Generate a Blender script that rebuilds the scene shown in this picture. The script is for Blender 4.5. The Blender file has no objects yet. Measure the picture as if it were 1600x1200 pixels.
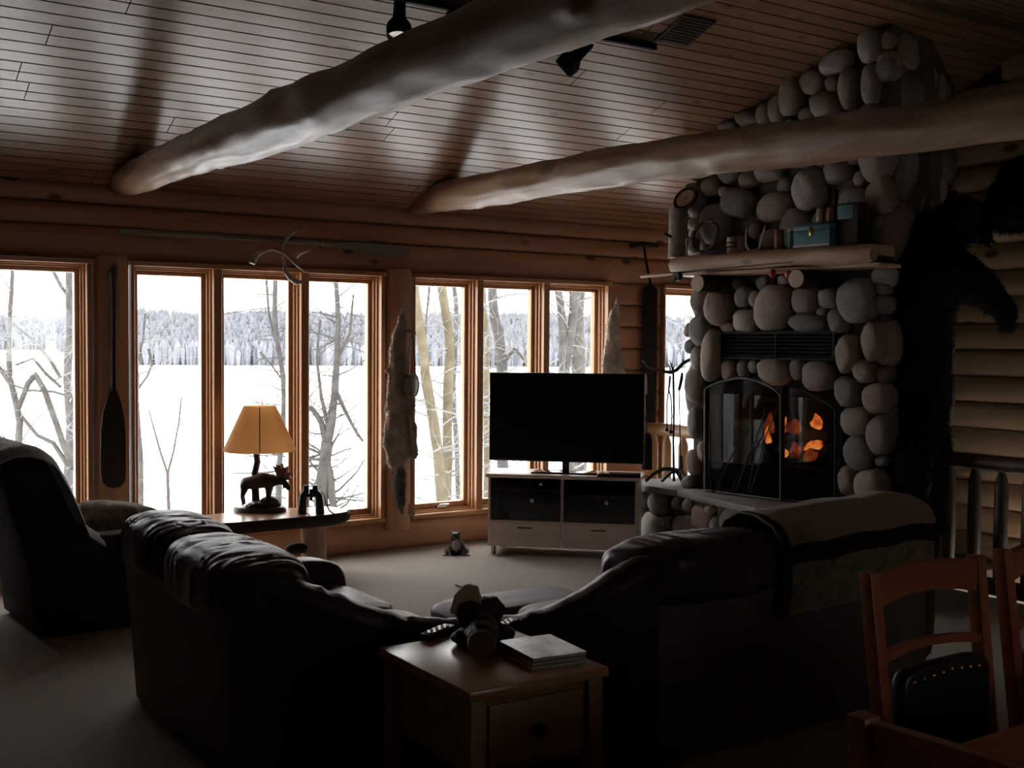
import bpy, bmesh, math, random
from mathutils import Vector as V, Matrix, noise

# ------------------------------------------------------------------ camera
H = 1.7
FPX = 1775.0
YAW, PITCH, ROLL = (math.radians(a) for a in (33.3, 2.02, 0.39))
_s, _c = math.sin(YAW), math.cos(YAW)
_cp, _sp = math.cos(PITCH), math.sin(PITCH)
CF = V((_s * _cp, _c * _cp, -_sp))
_R0 = V((_c, -_s, 0)); _U0 = _R0.cross(CF)
CR = _R0 * math.cos(ROLL) + _U0 * math.sin(ROLL)
CU = _U0 * math.cos(ROLL) - _R0 * math.sin(ROLL)
CP = V((0, 0, H))
scene = bpy.context.scene
COL = scene.collection
_cd = bpy.data.cameras.new('camera')
_cd.sensor_width = 36.0
_cd.lens = FPX / 1600 * 36
_cd.clip_end = 4000
_cam = bpy.data.objects.new('camera', _cd)
COL.objects.link(_cam)
_m = Matrix.Identity(4)
for i in range(3):
    _m[i][0], _m[i][1], _m[i][2], _m[i][3] = CR[i], CU[i], -CF[i], CP[i]
_cam.matrix_world = _m
scene.camera = _cam

# ------------------------------------------------------------------ overcast sky and exposure
SKY = 7.0
world = bpy.data.worlds.new('overcast_sky')
scene.world = world
world.use_nodes = True
_bg = world.node_tree.nodes['Background']
_bg.inputs[0].default_value = (1.0, 0.975, 0.985, 1)
_bg.inputs[1].default_value = SKY
scene.view_settings.view_transform = 'Standard'
scene.view_settings.look = 'None'
scene.view_settings.gamma = 1.0
scene.view_settings.use_curve_mapping = False
scene.view_settings.exposure = 0.0

# ------------------------------------------------------------------ pixel helpers (1600 x 1200 frame)
def ray(u, v): return CF + CR * ((u - 800) / FPX) - CU * ((v - 600) / FPX)
def atX(u, v, x): d = ray(u, v); return CP + d * (x / d.x)
def atY(u, v, y): d = ray(u, v); return CP + d * (y / d.y)
def atZ(u, v, z): d = ray(u, v); return CP + d * ((z - H) / d.z)
def atP(u, v, p, n): d = ray(u, v); return CP + d * ((V(p) - CP).dot(V(n)) / d.dot(V(n)))
def atD(u, v, zc): return CP + ray(u, v) * zc
def depth(p): return (V(p) - CP).dot(CF)

# ------------------------------------------------------------------ mesh builder
rnd = random.Random(7)
def rotz(a): return Matrix.Rotation(a, 4, 'Z')
def frame_from(d):
    d = d.normalized()
    a = V((0, 0, 1)) if abs(d.z) < 0.9 else V((1, 0, 0))
    x = a.cross(d).normalized()
    return x, d.cross(x), d
class MB:
    def __init__(s): s.v = []; s.f = []
    def add(s, vs, fs, M=None):
        o = len(s.v)
        s.v += [tuple(M @ V(p)) if M else tuple(p) for p in vs]
        s.f += [tuple(i + o for i in q) for q in fs]
        return s
    def box(s, x0, x1, y0, y1, z0, z1, M=None):
        vs = [(x, y, z) for z in (z0, z1) for y in (y0, y1) for x in (x0, x1)]
        return s.add(vs, [(0, 2, 3, 1), (4, 5, 7, 6), (0, 1, 5, 4), (2, 6, 7, 3), (0, 4, 6, 2), (1, 3, 7, 5)], M)
    def bar(s, a, b, w, h):
        a, b = V(a), V(b)
        x, y, d = frame_from(b - a)
        vs = [p + x * (w / 2 * i) + y * (h / 2 * j) for p in (a, b) for i, j in ((-1, -1), (1, -1), (1, 1), (-1, 1))]
        return s.add(vs, [(3, 2, 1, 0), (4, 5, 6, 7), (0, 1, 5, 4), (1, 2, 6, 5), (2, 3, 7, 6), (3, 0, 4, 7)])
    def tube(s, pts, rad, n=8, cap=True, wob=0.0, seed=0, flat=1.0, M=None):
        pts = [V(p) for p in pts]
        if not hasattr(rad, '__len__'): rad = [rad] * len(pts)
        vs = []; fs = []; px = None
        for i, p in enumerate(pts):
            d = (pts[min(i + 1, len(pts) - 1)] - pts[max(i - 1, 0)])
            if d.length < 1e-9: d = V((0, 0, 1))
            d.normalize()
            if px is None: x, y, d = frame_from(d)
            else:
                x = (px - d * px.dot(d))
                x = x.normalized() if x.length > 1e-6 else frame_from(d)[0]
                y = d.cross(x)
            px = x
            for k in range(n):
                a = 2 * math.pi * k / n
                r = rad[i]
                q = x * math.cos(a) + y * (math.sin(a) * flat)
                if wob:
                    r *= 1 + wob * noise.noise((p + q * 0.5) * 3.1 + V((seed * 7.3, 0, 0)))
                vs.append(p + q * r)
        for i in range(len(pts) - 1):
            for k in range(n):
                a, b = i * n + k, i * n + (k + 1) % n
                fs.append((a, b, b + n, a + n))
        if cap:
            fs.append(tuple(range(n - 1, -1, -1)))
            fs.append(tuple((len(pts) - 1) * n + k for k in range(n)))
        return s.add(vs, fs, M)
    def lathe(s, prof, n=24, M=None, cap=True):
        vs = [(r * math.cos(2 * math.pi * k / n), r * math.sin(2 * math.pi * k / n), z) for r, z in prof for k in range(n)]
        fs = [(i * n + k, i * n + (k + 1) % n, (i + 1) * n + (k + 1) % n, (i + 1) * n + k) for i in range(len(prof) - 1) for k in range(n)]
        if cap:
            if prof[0][0] > 1e-4: fs.append(tuple(range(n - 1, -1, -1)))
            if prof[-1][0] > 1e-4: fs.append(tuple((len(prof) - 1) * n + k for k in range(n)))
        return s.add(vs, fs, M)
    def ell(s, c, r, n=12, m=8, rot=None):
        c = V(c)
        if not hasattr(r, '__len__'): r = (r, r, r)
        vs = [V((0, 0, -r[2]))]
        for i in range(1, m):
            t = -math.pi / 2 + math.pi * i / m
            for k in range(n):
                a = 2 * math.pi * k / n
                vs.append(V((r[0] * math.cos(t) * math.cos(a), r[1] * math.cos(t) * math.sin(a), r[2] * math.sin(t))))
        vs.append(V((0, 0, r[2])))
        if rot is not None: vs = [rot @ p for p in vs]
        vs = [p + c for p in vs]
        fs = [(0, 1 + (k + 1) % n, 1 + k) for k in range(n)]
        for i in range(m - 2):
            for k in range(n):
                a, b = 1 + i * n + k, 1 + i * n + (k + 1) % n
                fs.append((a, b, b + n, a + n))
        L = len(vs) - 1; o = 1 + (m - 2) * n
        fs += [(o + k, o + (k + 1) % n, L) for k in range(n)]
        return s.add(vs, fs)
    def cone(s, a, b, ra, rb, n=10):          # capsule-like limb for blobs
        s.tube([a, b], [ra, rb], n); s.ell(a, ra, n, 6); s.ell(b, rb, n, 6); return s
    def chain(s, pts):                        # pts: (point, radius)
        for (a, ra), (b, rb) in zip(pts, pts[1:]): s.cone(a, b, ra, rb)
        return s
    def prism(s, poly, z0, z1, M=None):
        n = len(poly)
        vs = [(x, y, z0) for x, y in poly] + [(x, y, z1) for x, y in poly]
        fs = [tuple(range(n - 1, -1, -1)), tuple(range(n, 2 * n))] + [(i, (i + 1) % n, n + (i + 1) % n, n + i) for i in range(n)]
        return s.add(vs, fs, M)
    def grid(s, fn, nu, nv, cu=False, cv=False, M=None):
        vs = [fn(i / (nu if cu else nu - 1), j / (nv if cv else nv - 1)) for i in range(nu) for j in range(nv)]
        fs = []
        for i in range(nu if cu else nu - 1):
            for j in range(nv if cv else nv - 1):
                a, b = i, (i + 1) % nu; c, d = j, (j + 1) % nv
                fs.append((a * nv + c, b * nv + c, b * nv + d, a * nv + d))
        return s.add(vs, fs, M)

OFF = {}
def link(o): COL.objects.link(o); return o
def tag(o, label, cat, group=None):
    o['label'] = label; o['category'] = cat
    if group: o['group'] = group
    return o
def thing(name, label, cat, loc=(0, 0, 0), rz=0.0, group=None, kind=None):
    o = link(bpy.data.objects.new(name, None))
    o.empty_display_size = 0.05
    o.location = loc; o.rotation_euler = (0, 0, rz)
    OFF[o] = V(loc)
    if label: tag(o, label, cat, group)
    if kind: o['kind'] = kind
    return o
def struct(name):
    o = thing(name, None, None, kind='structure'); return o
def finish(me, mat, smooth=True, angle=42):
    if mat: me.materials.append(mat)
    if smooth:
        me.polygons.foreach_set('use_smooth', [True] * len(me.polygons))
        me.set_sharp_from_angle(angle=math.radians(angle))
    me.update()
def build(mb, name, mat, parent=None, world=False, smooth=True, bevel=0.0, seg=2, angle=42, label=None, weld=False):
    vs = mb.v
    if parent is None:
        lo = V([min(p[i] for p in vs) for i in range(3)]); hi = V([max(p[i] for p in vs) for i in range(3)])
        off = V(((lo.x + hi.x) / 2, (lo.y + hi.y) / 2, lo.z))
    elif world: off = OFF.get(parent, V((0, 0, 0)))
    else: off = V((0, 0, 0))
    me = bpy.data.meshes.new(name)
    me.from_pydata([tuple(V(p) - off) for p in vs], [], mb.f)
    bm = bmesh.new(); bm.from_mesh(me)
    if weld: bmesh.ops.remove_doubles(bm, verts=bm.verts, dist=1e-5)
    bmesh.ops.recalc_face_normals(bm, faces=bm.faces)
    if bevel:
        ed = [e for e in bm.edges if len(e.link_faces) == 2 and e.calc_face_angle(0) > 0.5]
        bmesh.ops.bevel(bm, geom=ed, offset=bevel, segments=seg, affect='EDGES', profile=0.6, clamp_overlap=True)
    bm.to_mesh(me); bm.free()
    finish(me, mat, smooth, angle)
    o = link(bpy.data.objects.new(name, me))
    if parent is None: o.location = off; OFF[o] = off
    else: o.parent = parent; OFF[o] = OFF.get(parent, V((0, 0, 0)))
    if label: o['label'] = label
    return o
def blob(mb, name, mat, parent=None, world=False, voxel=0.02, it=4, disp=None, label=None):
    """joins overlapping volumes into one continuous skin"""
    me = bpy.data.meshes.new('tmp'); me.from_pydata(mb.v, [], mb.f)
    bm = bmesh.new(); bm.from_mesh(me); bmesh.ops.recalc_face_normals(bm, faces=bm.faces); bm.to_mesh(me); bm.free()
    t = link(bpy.data.objects.new('tmp', me))
    r = t.modifiers.new('r', 'REMESH'); r.mode = 'VOXEL'; r.voxel_size = voxel
    if it:
        sm = t.modifiers.new('s', 'SMOOTH'); sm.factor = 0.5; sm.iterations = it
    dg = bpy.context.evaluated_depsgraph_get()
    m2 = bpy.data.meshes.new_from_object(t.evaluated_get(dg))
    bpy.data.objects.remove(t); bpy.data.meshes.remove(me)
    out = MB()
    out.v = [tuple(p.co) for p in m2.vertices]
    if disp:
        nn = [V(p.normal) for p in m2.vertices]
        out.v = [tuple(V(p) + n * disp(V(p), n)) for p, n in zip(out.v, nn)]
    out.f = [tuple(p.vertices) for p in m2.polygons]
    bpy.data.meshes.remove(m2)
    return build(out, name, mat, parent, world, angle=80, label=label)
def fur(src, mat, n, length, rad, down=0.6, seed=1, name='fur'):
    """short hairs as thin triangles on src, one part that nobody could count"""
    R = random.Random(seed); me = src.data
    me.calc_loop_triangles()
    tris = me.loop_triangles; co = [p.co.copy() for p in me.vertices]
    area = [t.area for t in tris]; pick = R.choices(range(len(tris)), weights=area, k=n)
    b = MB()
    for i in pick:
        t = tris[i]; a, c = R.random(), R.random()
        if a + c > 1: a, c = 1 - a, 1 - c
        p0, p1, p2 = (co[k] for k in t.vertices)
        p = p0 + (p1 - p0) * a + (p2 - p0) * c
        d = (t.normal + V((R.uniform(-.5, .5), R.uniform(-.5, .5), -down + R.uniform(-.3, .3)))).normalized()
        x = d.cross(V((R.uniform(-1, 1), R.uniform(-1, 1), R.uniform(-1, 1)))).normalized() * rad
        L = length * R.uniform(.5, 1.2)
        b.add([p - x, p + x, p + d * L], [(0, 1, 2)])
    m = bpy.data.meshes.new(name); m.from_pydata(b.v, [], b.f); m.materials.append(mat)
    o = link(bpy.data.objects.new(name, m)); o.parent = src; o['kind'] = 'stuff'
    return o
def copy_tree(o, parent=None):
    c = link(o.copy())
    if parent: c.parent = parent
    for ch in list(o.children): copy_tree(ch, c)
    return c

# ------------------------------------------------------------------ materials
MATS = {}
def rgb(h):
    h = h.lstrip('#'); c = [int(h[i:i + 2], 16) / 255 for i in (0, 2, 4)]
    return tuple(x / 12.92 if x < .04045 else ((x + .055) / 1.055) ** 2.4 for x in c) + (1,)
def base(name, color, rough=0.6, spec=0.5, metal=0.0, coat=0.0, bump=None, var=0.0, vscale=8.0, rnd_obj=0.0, sheen=0.0, trans=0.0):
    m = bpy.data.materials.new(name); m.use_nodes = True
    nt = m.node_tree; N = nt.nodes; L = nt.links
    P = N['Principled BSDF']
    P.inputs['Base Color'].default_value = color
    P.inputs['Roughness'].default_value = rough
    P.inputs['Specular IOR Level'].default_value = spec
    P.inputs['Metallic'].default_value = metal
    P.inputs['Coat Weight'].default_value = coat
    P.inputs['Coat Roughness'].default_value = 0.25
    P.inputs['Sheen Weight'].default_value = sheen
    P.inputs['Transmission Weight'].default_value = trans
    tc = N.new('ShaderNodeTexCoord')
    last = None
    if var or rnd_obj:
        mx = N.new('ShaderNodeMix'); mx.data_type = 'RGBA'; mx.blend_type = 'MULTIPLY'
        mx.inputs[0].default_value = 1.0
        mx.inputs[6].default_value = color
        nz = N.new('ShaderNodeTexNoise'); nz.inputs['Scale'].default_value = vscale; nz.inputs['Detail'].default_value = 5
        L.new(tc.outputs['Object'], nz.inputs['Vector'])
        mr = N.new('ShaderNodeMapRange'); mr.inputs[1].default_value = .3; mr.inputs[2].default_value = .7
        mr.inputs[3].default_value = 1 - var; mr.inputs[4].default_value = 1 + var * .5
        L.new(nz.outputs[0], mr.inputs[0])
        src = mr.outputs[0]
        if rnd_obj:
            oi = N.new('ShaderNodeObjectInfo')
            m2 = N.new('ShaderNodeMapRange'); m2.inputs[3].default_value = 1 - rnd_obj; m2.inputs[4].default_value = 1 + rnd_obj * .6
            L.new(oi.outputs['Random'], m2.inputs[0])
            mu = N.new('ShaderNodeMath'); mu.operation = 'MULTIPLY'
            L.new(src, mu.inputs[0]); L.new(m2.outputs[0], mu.inputs[1]); src = mu.outputs[0]
        L.new(src, mx.inputs[7]); L.new(mx.outputs[2], P.inputs['Base Color'])
    if bump:
        sc, st = bump[:2]
        nb = N.new('ShaderNodeTexNoise'); nb.inputs['Scale'].default_value = sc; nb.inputs['Detail'].default_value = 4
        L.new(tc.outputs['Object'], nb.inputs['Vector'])
        bp = N.new('ShaderNodeBump'); bp.inputs['Strength'].default_value = st; bp.inputs['Distance'].default_value = bump[2] if len(bump) > 2 else .01
        L.new(nb.outputs[0], bp.inputs['Height']); L.new(bp.outputs[0], P.inputs['Normal'])
    MATS[name] = m
    return m
def wood(name, c1, c2, axis='X', scale=14.0, rough=0.45, coat=0.0, knots=0.0, knot_col=(.05, .025, .012, 1), stretch=14.0, rnd_obj=0.12, bump=0.15, kscale=2.2):
    m = bpy.data.materials.new(name); m.use_nodes = True
    nt = m.node_tree; N = nt.nodes; L = nt.links
    P = N['Principled BSDF']; P.inputs['Roughness'].default_value = rough
    P.inputs['Coat Weight'].default_value = coat; P.inputs['Coat Roughness'].default_value = .26
    tc = N.new('ShaderNodeTexCoord'); oi = N.new('ShaderNodeObjectInfo')
    ad = N.new('ShaderNodeVectorMath'); ad.operation = 'ADD'
    sh = N.new('ShaderNodeVectorMath'); sh.operation = 'SCALE'; sh.inputs[0].default_value = (13.1, 7.7, 5.3)
    L.new(oi.outputs['Random'], sh.inputs['Scale']); L.new(tc.outputs['Object'], ad.inputs[0]); L.new(sh.outputs[0], ad.inputs[1])
    mp = N.new('ShaderNodeMapping')
    sc = [scale] * 3; sc['XYZ'.index(axis)] = scale / stretch; mp.inputs['Scale'].default_value = sc
    L.new(ad.outputs[0], mp.inputs['Vector'])
    nz = N.new('ShaderNodeTexNoise'); nz.inputs['Scale'].default_value = 1.0; nz.inputs['Detail'].default_value = 6; nz.inputs['Distortion'].default_value = .8
    L.new(mp.outputs[0], nz.inputs['Vector'])
    rp = N.new('ShaderNodeValToRGB'); rp.color_ramp.elements[0].position = .32; rp.color_ramp.elements[1].position = .68
    rp.color_ramp.elements[0].color = c1; rp.color_ramp.elements[1].color = c2
    L.new(nz.outputs[0], rp.inputs[0])
    col = rp.outputs[0]
    if knots:
        k = N.new('ShaderNodeTexVoronoi'); k.inputs['Scale'].default_value = kscale
        km = N.new('ShaderNodeMapping'); ks = [1.6, 1.6, 1.6]; ks['XYZ'.index(axis)] = .8; km.inputs['Scale'].default_value = ks
        L.new(ad.outputs[0], km.inputs['Vector']); L.new(km.outputs[0], k.inputs['Vector'])
        kr = N.new('ShaderNodeMapRange'); kr.inputs[1].default_value = .09; kr.inputs[2].default_value = .15
        kr.inputs[3].default_value = knots; kr.inputs[4].default_value = 0
        L.new(k.outputs['Distance'], kr.inputs[0])
        mk = N.new('ShaderNodeMix'); mk.data_type = 'RGBA'
        L.new(kr.outputs[0], mk.inputs[0]); L.new(col, mk.inputs[6]); mk.inputs[7].default_value = knot_col
        col = mk.outputs[2]
    if rnd_obj:
        m2 = N.new('ShaderNodeMapRange'); m2.inputs[3].default_value = 1 - rnd_obj; m2.inputs[4].default_value = 1 + rnd_obj
        L.new(oi.outputs['Random'], m2.inputs[0])
        mv = N.new('ShaderNodeVectorMath'); mv.operation = 'SCALE'
        L.new(col, mv.inputs[0]); L.new(m2.outputs[0], mv.inputs['Scale']); col = mv.outputs[0]
    L.new(col, P.inputs['Base Color'])
    if bump:
        bp = N.new('ShaderNodeBump'); bp.inputs['Strength'].default_value = bump; bp.inputs['Distance'].default_value = .006
        L.new(nz.outputs[0], bp.inputs['Height']); L.new(bp.outputs[0], P.inputs['Normal'])
    MATS[name] = m
    return m
def translucent(m, color, fac):
    nt = m.node_tree; N = nt.nodes; L = nt.links
    P = N['Principled BSDF']; t = N.new('ShaderNodeBsdfTranslucent'); t.inputs[0].default_value = color
    mx = N.new('ShaderNodeMixShader'); mx.inputs[0].default_value = fac
    L.new(P.outputs[0], mx.inputs[1]); L.new(t.outputs[0], mx.inputs[2]); L.new(mx.outputs[0], N['Material Output'].inputs[0])
    return m
def glow(name, color, strength):
    m = bpy.data.materials.new(name); m.use_nodes = True
    P = m.node_tree.nodes['Principled BSDF']
    P.inputs['Base Color'].default_value = (.02, .01, .01, 1)
    P.inputs['Emission Color'].default_value = color; P.inputs['Emission Strength'].default_value = strength
    nt = m.node_tree
    tc = nt.nodes.new('ShaderNodeTexCoord'); nz = nt.nodes.new('ShaderNodeTexNoise'); nz.inputs['Scale'].default_value = 15; nz.inputs['Detail'].default_value = 3
    nt.links.new(tc.outputs['Object'], nz.inputs['Vector'])
    rp = nt.nodes.new('ShaderNodeValToRGB'); e = rp.color_ramp.elements
    e[0].position = .30; e[0].color = (.30, .012, .004, 1); e[1].position = .70; e[1].color = (1, .42, .10, 1)
    k = rp.color_ramp.elements.new(.52); k.color = color
    nt.links.new(nz.outputs[0], rp.inputs[0]); nt.links.new(rp.outputs[0], P.inputs['Emission Color'])
    return m
def glass(name, tint, ior=1.45):
    m = bpy.data.materials.new(name); m.use_nodes = True
    nt = m.node_tree; N = nt.nodes; L = nt.links
    for n in list(N):
        if n.type == 'BSDF_PRINCIPLED': N.remove(n)
    t = N.new('ShaderNodeBsdfTransparent'); t.inputs[0].default_value = tint
    g = N.new('ShaderNodeBsdfGlossy'); g.inputs['Roughness'].default_value = .02
    f0 = ((ior - 1) / (ior + 1)) ** 2                 # Schlick, the same from both sides of the pane
    lw = N.new('ShaderNodeLayerWeight'); lw.inputs[0].default_value = .5
    pw = N.new('ShaderNodeMath'); pw.operation = 'POWER'; pw.inputs[1].default_value = 5; L.new(lw.outputs['Facing'], pw.inputs[0])
    fr = N.new('ShaderNodeMapRange'); fr.inputs[3].default_value = f0; fr.inputs[4].default_value = 1; L.new(pw.outputs[0], fr.inputs[0])
    mx = N.new('ShaderNodeMixShader')
    L.new(fr.outputs[0], mx.inputs[0]); L.new(t.outputs[0], mx.inputs[1]); L.new(g.outputs[0], mx.inputs[2])
    L.new(mx.outputs[0], N['Material Output'].inputs[0])
    return m

M_PLANK = wood('pine_plank', (.23, .115, .055, 1), (.31, .17, .09, 1), 'X', 16, .40, .85, knots=.85, knot_col=(.12, .055, .03, 1), kscale=3.0, rnd_obj=.14)
M_LOG = wood('wall_log', (.44, .21, .115, 1), (.56, .30, .17, 1), 'X', 10, .5, .1, knots=.85, kscale=2.6, rnd_obj=.12)
M_LOGY = wood('wall_log_side', (.58, .38, .24, 1), (.74, .54, .37, 1), 'Y', 10, .5, .1, knots=.8, kscale=2.4, rnd_obj=.2)
M_POST = wood('post_log', (.44, .22, .12, 1), (.54, .30, .165, 1), 'Z', 10, .5, .1, knots=.85, kscale=2.6)
M_BEAM = wood('beam_log', (.27, .145, .075, 1), (.52, .34, .21, 1), 'Y', 12, .42, .2, knots=.8, kscale=1.5, knot_col=(.13, .07, .04, 1), bump=.5, stretch=6)
M_TRIM = wood('window_pine', (.38, .17, .065, 1), (.5, .25, .11, 1), 'Z', 18, .35, .3, rnd_obj=.05)
M_TRIMX = wood('window_pine_flat', (.38, .17, .065, 1), (.5, .25, .11, 1), 'X', 18, .35, .3, rnd_obj=.05)
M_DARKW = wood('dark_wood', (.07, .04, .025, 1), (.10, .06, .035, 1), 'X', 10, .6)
M_PANEL = wood('brown_panelling', (.20, .115, .065, 1), (.27, .16, .09, 1), 'Z', 8, .6)
M_GREYW = wood('weathered_wood', (.16, .14, .12, 1), (.26, .235, .2, 1), 'X', 22, .75, bump=.4)
M_TABLE = wood('varnished_pine', (.33, .15, .06, 1), (.45, .23, .10, 1), 'X', 12, .28, .5, knots=.4, rnd_obj=.04)
M_MANTEL = wood('peeled_log', (.36, .22, .13, 1), (.52, .36, .24, 1), 'Y', 9, .55, .05, knots=.6, bump=.4)
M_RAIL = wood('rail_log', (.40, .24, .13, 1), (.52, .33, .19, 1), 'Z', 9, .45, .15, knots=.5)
M_RAIL_SHADED = wood('shaded_rail_log', (.06, .034, .022, 1), (.09, .052, .034, 1), 'Z', 9, .5, .1)  # rail log darkened: the backlit shade is put into the colour
M_CHAIRW = wood('red_brown_wood', (.32, .085, .033, 1), (.44, .13, .05, 1), 'X', 14, .35, .3, rnd_obj=.05)
M_BARK = base('dark_bark', (.03, .02, .014, 1), .85, bump=(30, .8, .01), var=.4)
M_CUT = base('cut_log_face', (.52, .40, .30, 1), .7, var=.15, vscale=14)
M_CARPET = base('beige_carpet', (.50, .44, .385, 1), .95, spec=.1, bump=(260, .9, .012), var=.22, vscale=120, sheen=.2)
M_PLASTER = base('pale_plaster', (.62, .58, .52, 1), .9, bump=(60, .15), var=.05)
M_TILE = base('pale_floor_tile', (.55, .52, .48, 1), .3, var=.08, rnd_obj=.06)
M_GROUT = base('mortar', (.10, .092, .085, 1), .95, bump=(40, .6), var=.2)
M_STONES = [base('stone_%d' % i, c, .78, spec=.3, var=.28, vscale=9, bump=(28, .35, .01)) for i, c in enumerate([
    (.30, .24, .205, 1), (.25, .20, .185, 1), (.22, .205, .20, 1), (.34, .27, .22, 1), (.20, .185, .18, 1), (.29, .21, .175, 1), (.40, .36, .33, 1)])]
M_HEARTH = base('grey_hearth_stone', (.24, .23, .22, 1), .6, var=.2, vscale=5, bump=(14, .3))
M_IRON = base('black_iron', (.010, .010, .011, 1), .65, spec=.2)
M_IRONG = base('grey_iron', (.07, .068, .065, 1), .5, metal=.3)
M_LEATHER = base('dark_brown_leather', (.045, .023, .028, 1), .42, spec=.34, bump=(70, .3, .004), var=.15, vscale=6)
M_LEATHER.node_tree.nodes['Principled BSDF'].inputs['Specular Tint'].default_value = (1, .80, .88, 1)
M_LEATHB = base('back_panel_leather', (.10, .078, .076, 1), .6, spec=.25, bump=(90, .25, .004), var=.15, vscale=6)
M_BLEATH = base('black_leather', (.010, .010, .011, 1), .38, spec=.5, bump=(90, .2, .003))
M_BRASS = base('brass', (.62, .42, .17, 1), .25, metal=1)
M_RECL = base('dark_tweed', (.040, .031, .027, 1), .95, spec=.15, bump=(160, .6), var=.35, vscale=60, sheen=.1)
M_THROW = base('grey_blue_throw', (.36, .35, .38, 1), .95, spec=.1, bump=(150, .6), var=.3, vscale=30, sheen=.3)
M_THROWB = base('brown_plaid_throw', (.22, .165, .11, 1), .95, spec=.1, bump=(150, .6), var=.5, vscale=22, sheen=.2)
M_TAN = base('tan_fleece', (.30, .205, .14, 1), .95, spec=.1, bump=(120, .6), var=.22, vscale=7, sheen=.25)
M_HEM = base('dark_blanket_border', (.028, .020, .018, 1), .95, spec=.1, bump=(120, .6), var=.3)
M_TV = base('tv_screen', (.004, .004, .005, 1), .30, spec=.35)
M_TVB = base('black_plastic', (.010, .010, .011, 1), .4)
M_GLOSSB = base('gloss_black_plastic', (.012, .012, .014, 1), .08)
M_CONS = wood('ash_laminate', (.56, .45, .39, 1), (.64, .52, .45, 1), 'X', 18, .4, .1, rnd_obj=.02, bump=.05)
M_STEEL = base('brushed_steel', (.6, .58, .55, 1), .28, metal=1)
M_SHADE = base('tan_parchment_shade', (.55, .28, .10, 1), .8, spec=.2, var=.1, vscale=30)
translucent(M_SHADE, (.60, .30, .11, 1), .5)
M_BRONZE = base('dark_bronze_resin', (.030, .020, .014, 1), .45, spec=.5, bump=(60, .4, .004), var=.3)
M_PALM = base('moose_antler_resin', (.16, .09, .05, 1), .5, var=.2)
M_FURC = base('coyote_fur', (.46, .37, .30, 1), .95, spec=.1, var=.45, vscale=9, sheen=.3)
M_FURW = base('pale_fur', (.66, .57, .48, 1), .95, spec=.1, var=.45, vscale=9, sheen=.3)
M_FURD = base('dark_tail_fur', (.19, .165, .145, 1), .95, spec=.1, var=.5, vscale=9, sheen=.2)
M_BEAR = base('black_fur', (.0065, .006, .006, 1), .85, spec=.2, bump=(60, .8, .02))
M_MOOSE = base('dark_brown_fur', (.013, .011, .010, 1), .9, spec=.15, bump=(60, .8, .02))
M_ANTLER = base('antler_bone', (.50, .42, .34, 1), .5, var=.45, vscale=12)
M_PADDLE = wood('dark_paddle_wood', (.030, .018, .013, 1), (.048, .029, .02, 1), 'Z', 12, .85)
M_SAW = base('rusty_saw_steel', (.016, .012, .010, 1), .75, spec=.25, var=.4)
M_TEAL = base('teal_painted_tin', (.085, .20, .235, 1), .4, var=.25, vscale=12)
M_RED = base('red_float', (.45, .05, .018, 1), .4)
M_CAN = base('label_tin', (.42, .34, .22, 1), .4, metal=.3, var=.5, vscale=40)
M_CANR = base('rusty_red_tin', (.22, .09, .06, 1), .45, metal=.2, var=.5, vscale=40)
M_DGLASS = base('brown_bottle_glass', (.03, .014, .008, 1), .1)
M_BIRCH = base('birch_bark', (.30, .265, .225, 1), .8, var=.4, vscale=16)
M_ROPE = base('twig_ring', (.13, .095, .07, 1), .8, var=.4, vscale=40)
M_WICK = base('dark_carved_wood', (.036, .025, .019, 1), .6, bump=(50, .6), var=.4)
M_PALE = base('pale_tissue', (.44, .36, .30, 1), .85, var=.06)
translucent(M_PALE, (.62, .48, .40, 1), .5)
M_PAPER = base('magazine_pages', (.55, .50, .46, 1), .6)
M_FROG = base('bronze_green_frog', (.055, .048, .036, 1), .5, bump=(60, .5, .006), var=.4)
M_FROGB = base('pale_frog_belly', (.32, .27, .24, 1), .6, var=.2)
M_STRAP = base('dark_strap', (.05, .03, .022, 1), .6)
M_CANTEEN = base('wooden_canteen', (.09, .055, .04, 1), .4, var=.3)
M_GLASS = glass('window_glass', (.94, .96, .95, 1))
M_SMOKE = glass('smoked_glass', (.48, .46, .45, 1))
M_FGLASS = glass('firebox_glass', (.72, .70, .68, 1), 1.65)
M_SNOW = base('snow', (.90, .92, .95, 1), .85, spec=.2, bump=(2, .3, .05))
M_BARKT = base('grey_tree_bark', (.095, .088, .084, 1), .9, spec=.1, var=.35, vscale=7)
M_LICHEN = base('lichen_bark', (.145, .125, .085, 1), .9, spec=.1, var=.35, vscale=5)
M_TWIG = base('frosted_twig', (.22, .215, .21, 1), .9, spec=.1, var=.2)
M_FOREST = base('snow_dusted_forest', (.185, .187, .21, 1), .95, spec=.0, var=.12, vscale=.2)
M_MAG = base('magazine_cover', (.55, .56, .58, 1), .25, spec=.6, var=.85, vscale=14)

# ================================================================== THE ROOM
D = 8.32                                 # inside face of the window wall
XW, XE, YF = -2.6, 7.95, -3.0
ZW, SL, YR = 2.80, 0.36, 5.0             # ceiling height at the window wall, pitch, ridge
ZR = ZW + SL * (D - YR)
def cz(y): return ZW + SL * (D - y) if y >= YR else ZR - 0.12 * (YR - y)

# floor: carpet, with a stair opening beyond the railing
floor = struct('floor')
b = MB(); b.box(XW - .2, 6.95, YF - .2, D + .1, -.15, 0); b.box(6.95, 8.0, 5.2, 7.12, -.15, 0); b.box(6.95, XE + .1, YF - .2, 1.2, -.15, 0)
build(b, 'carpet', M_CARPET, floor, smooth=False)
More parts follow.
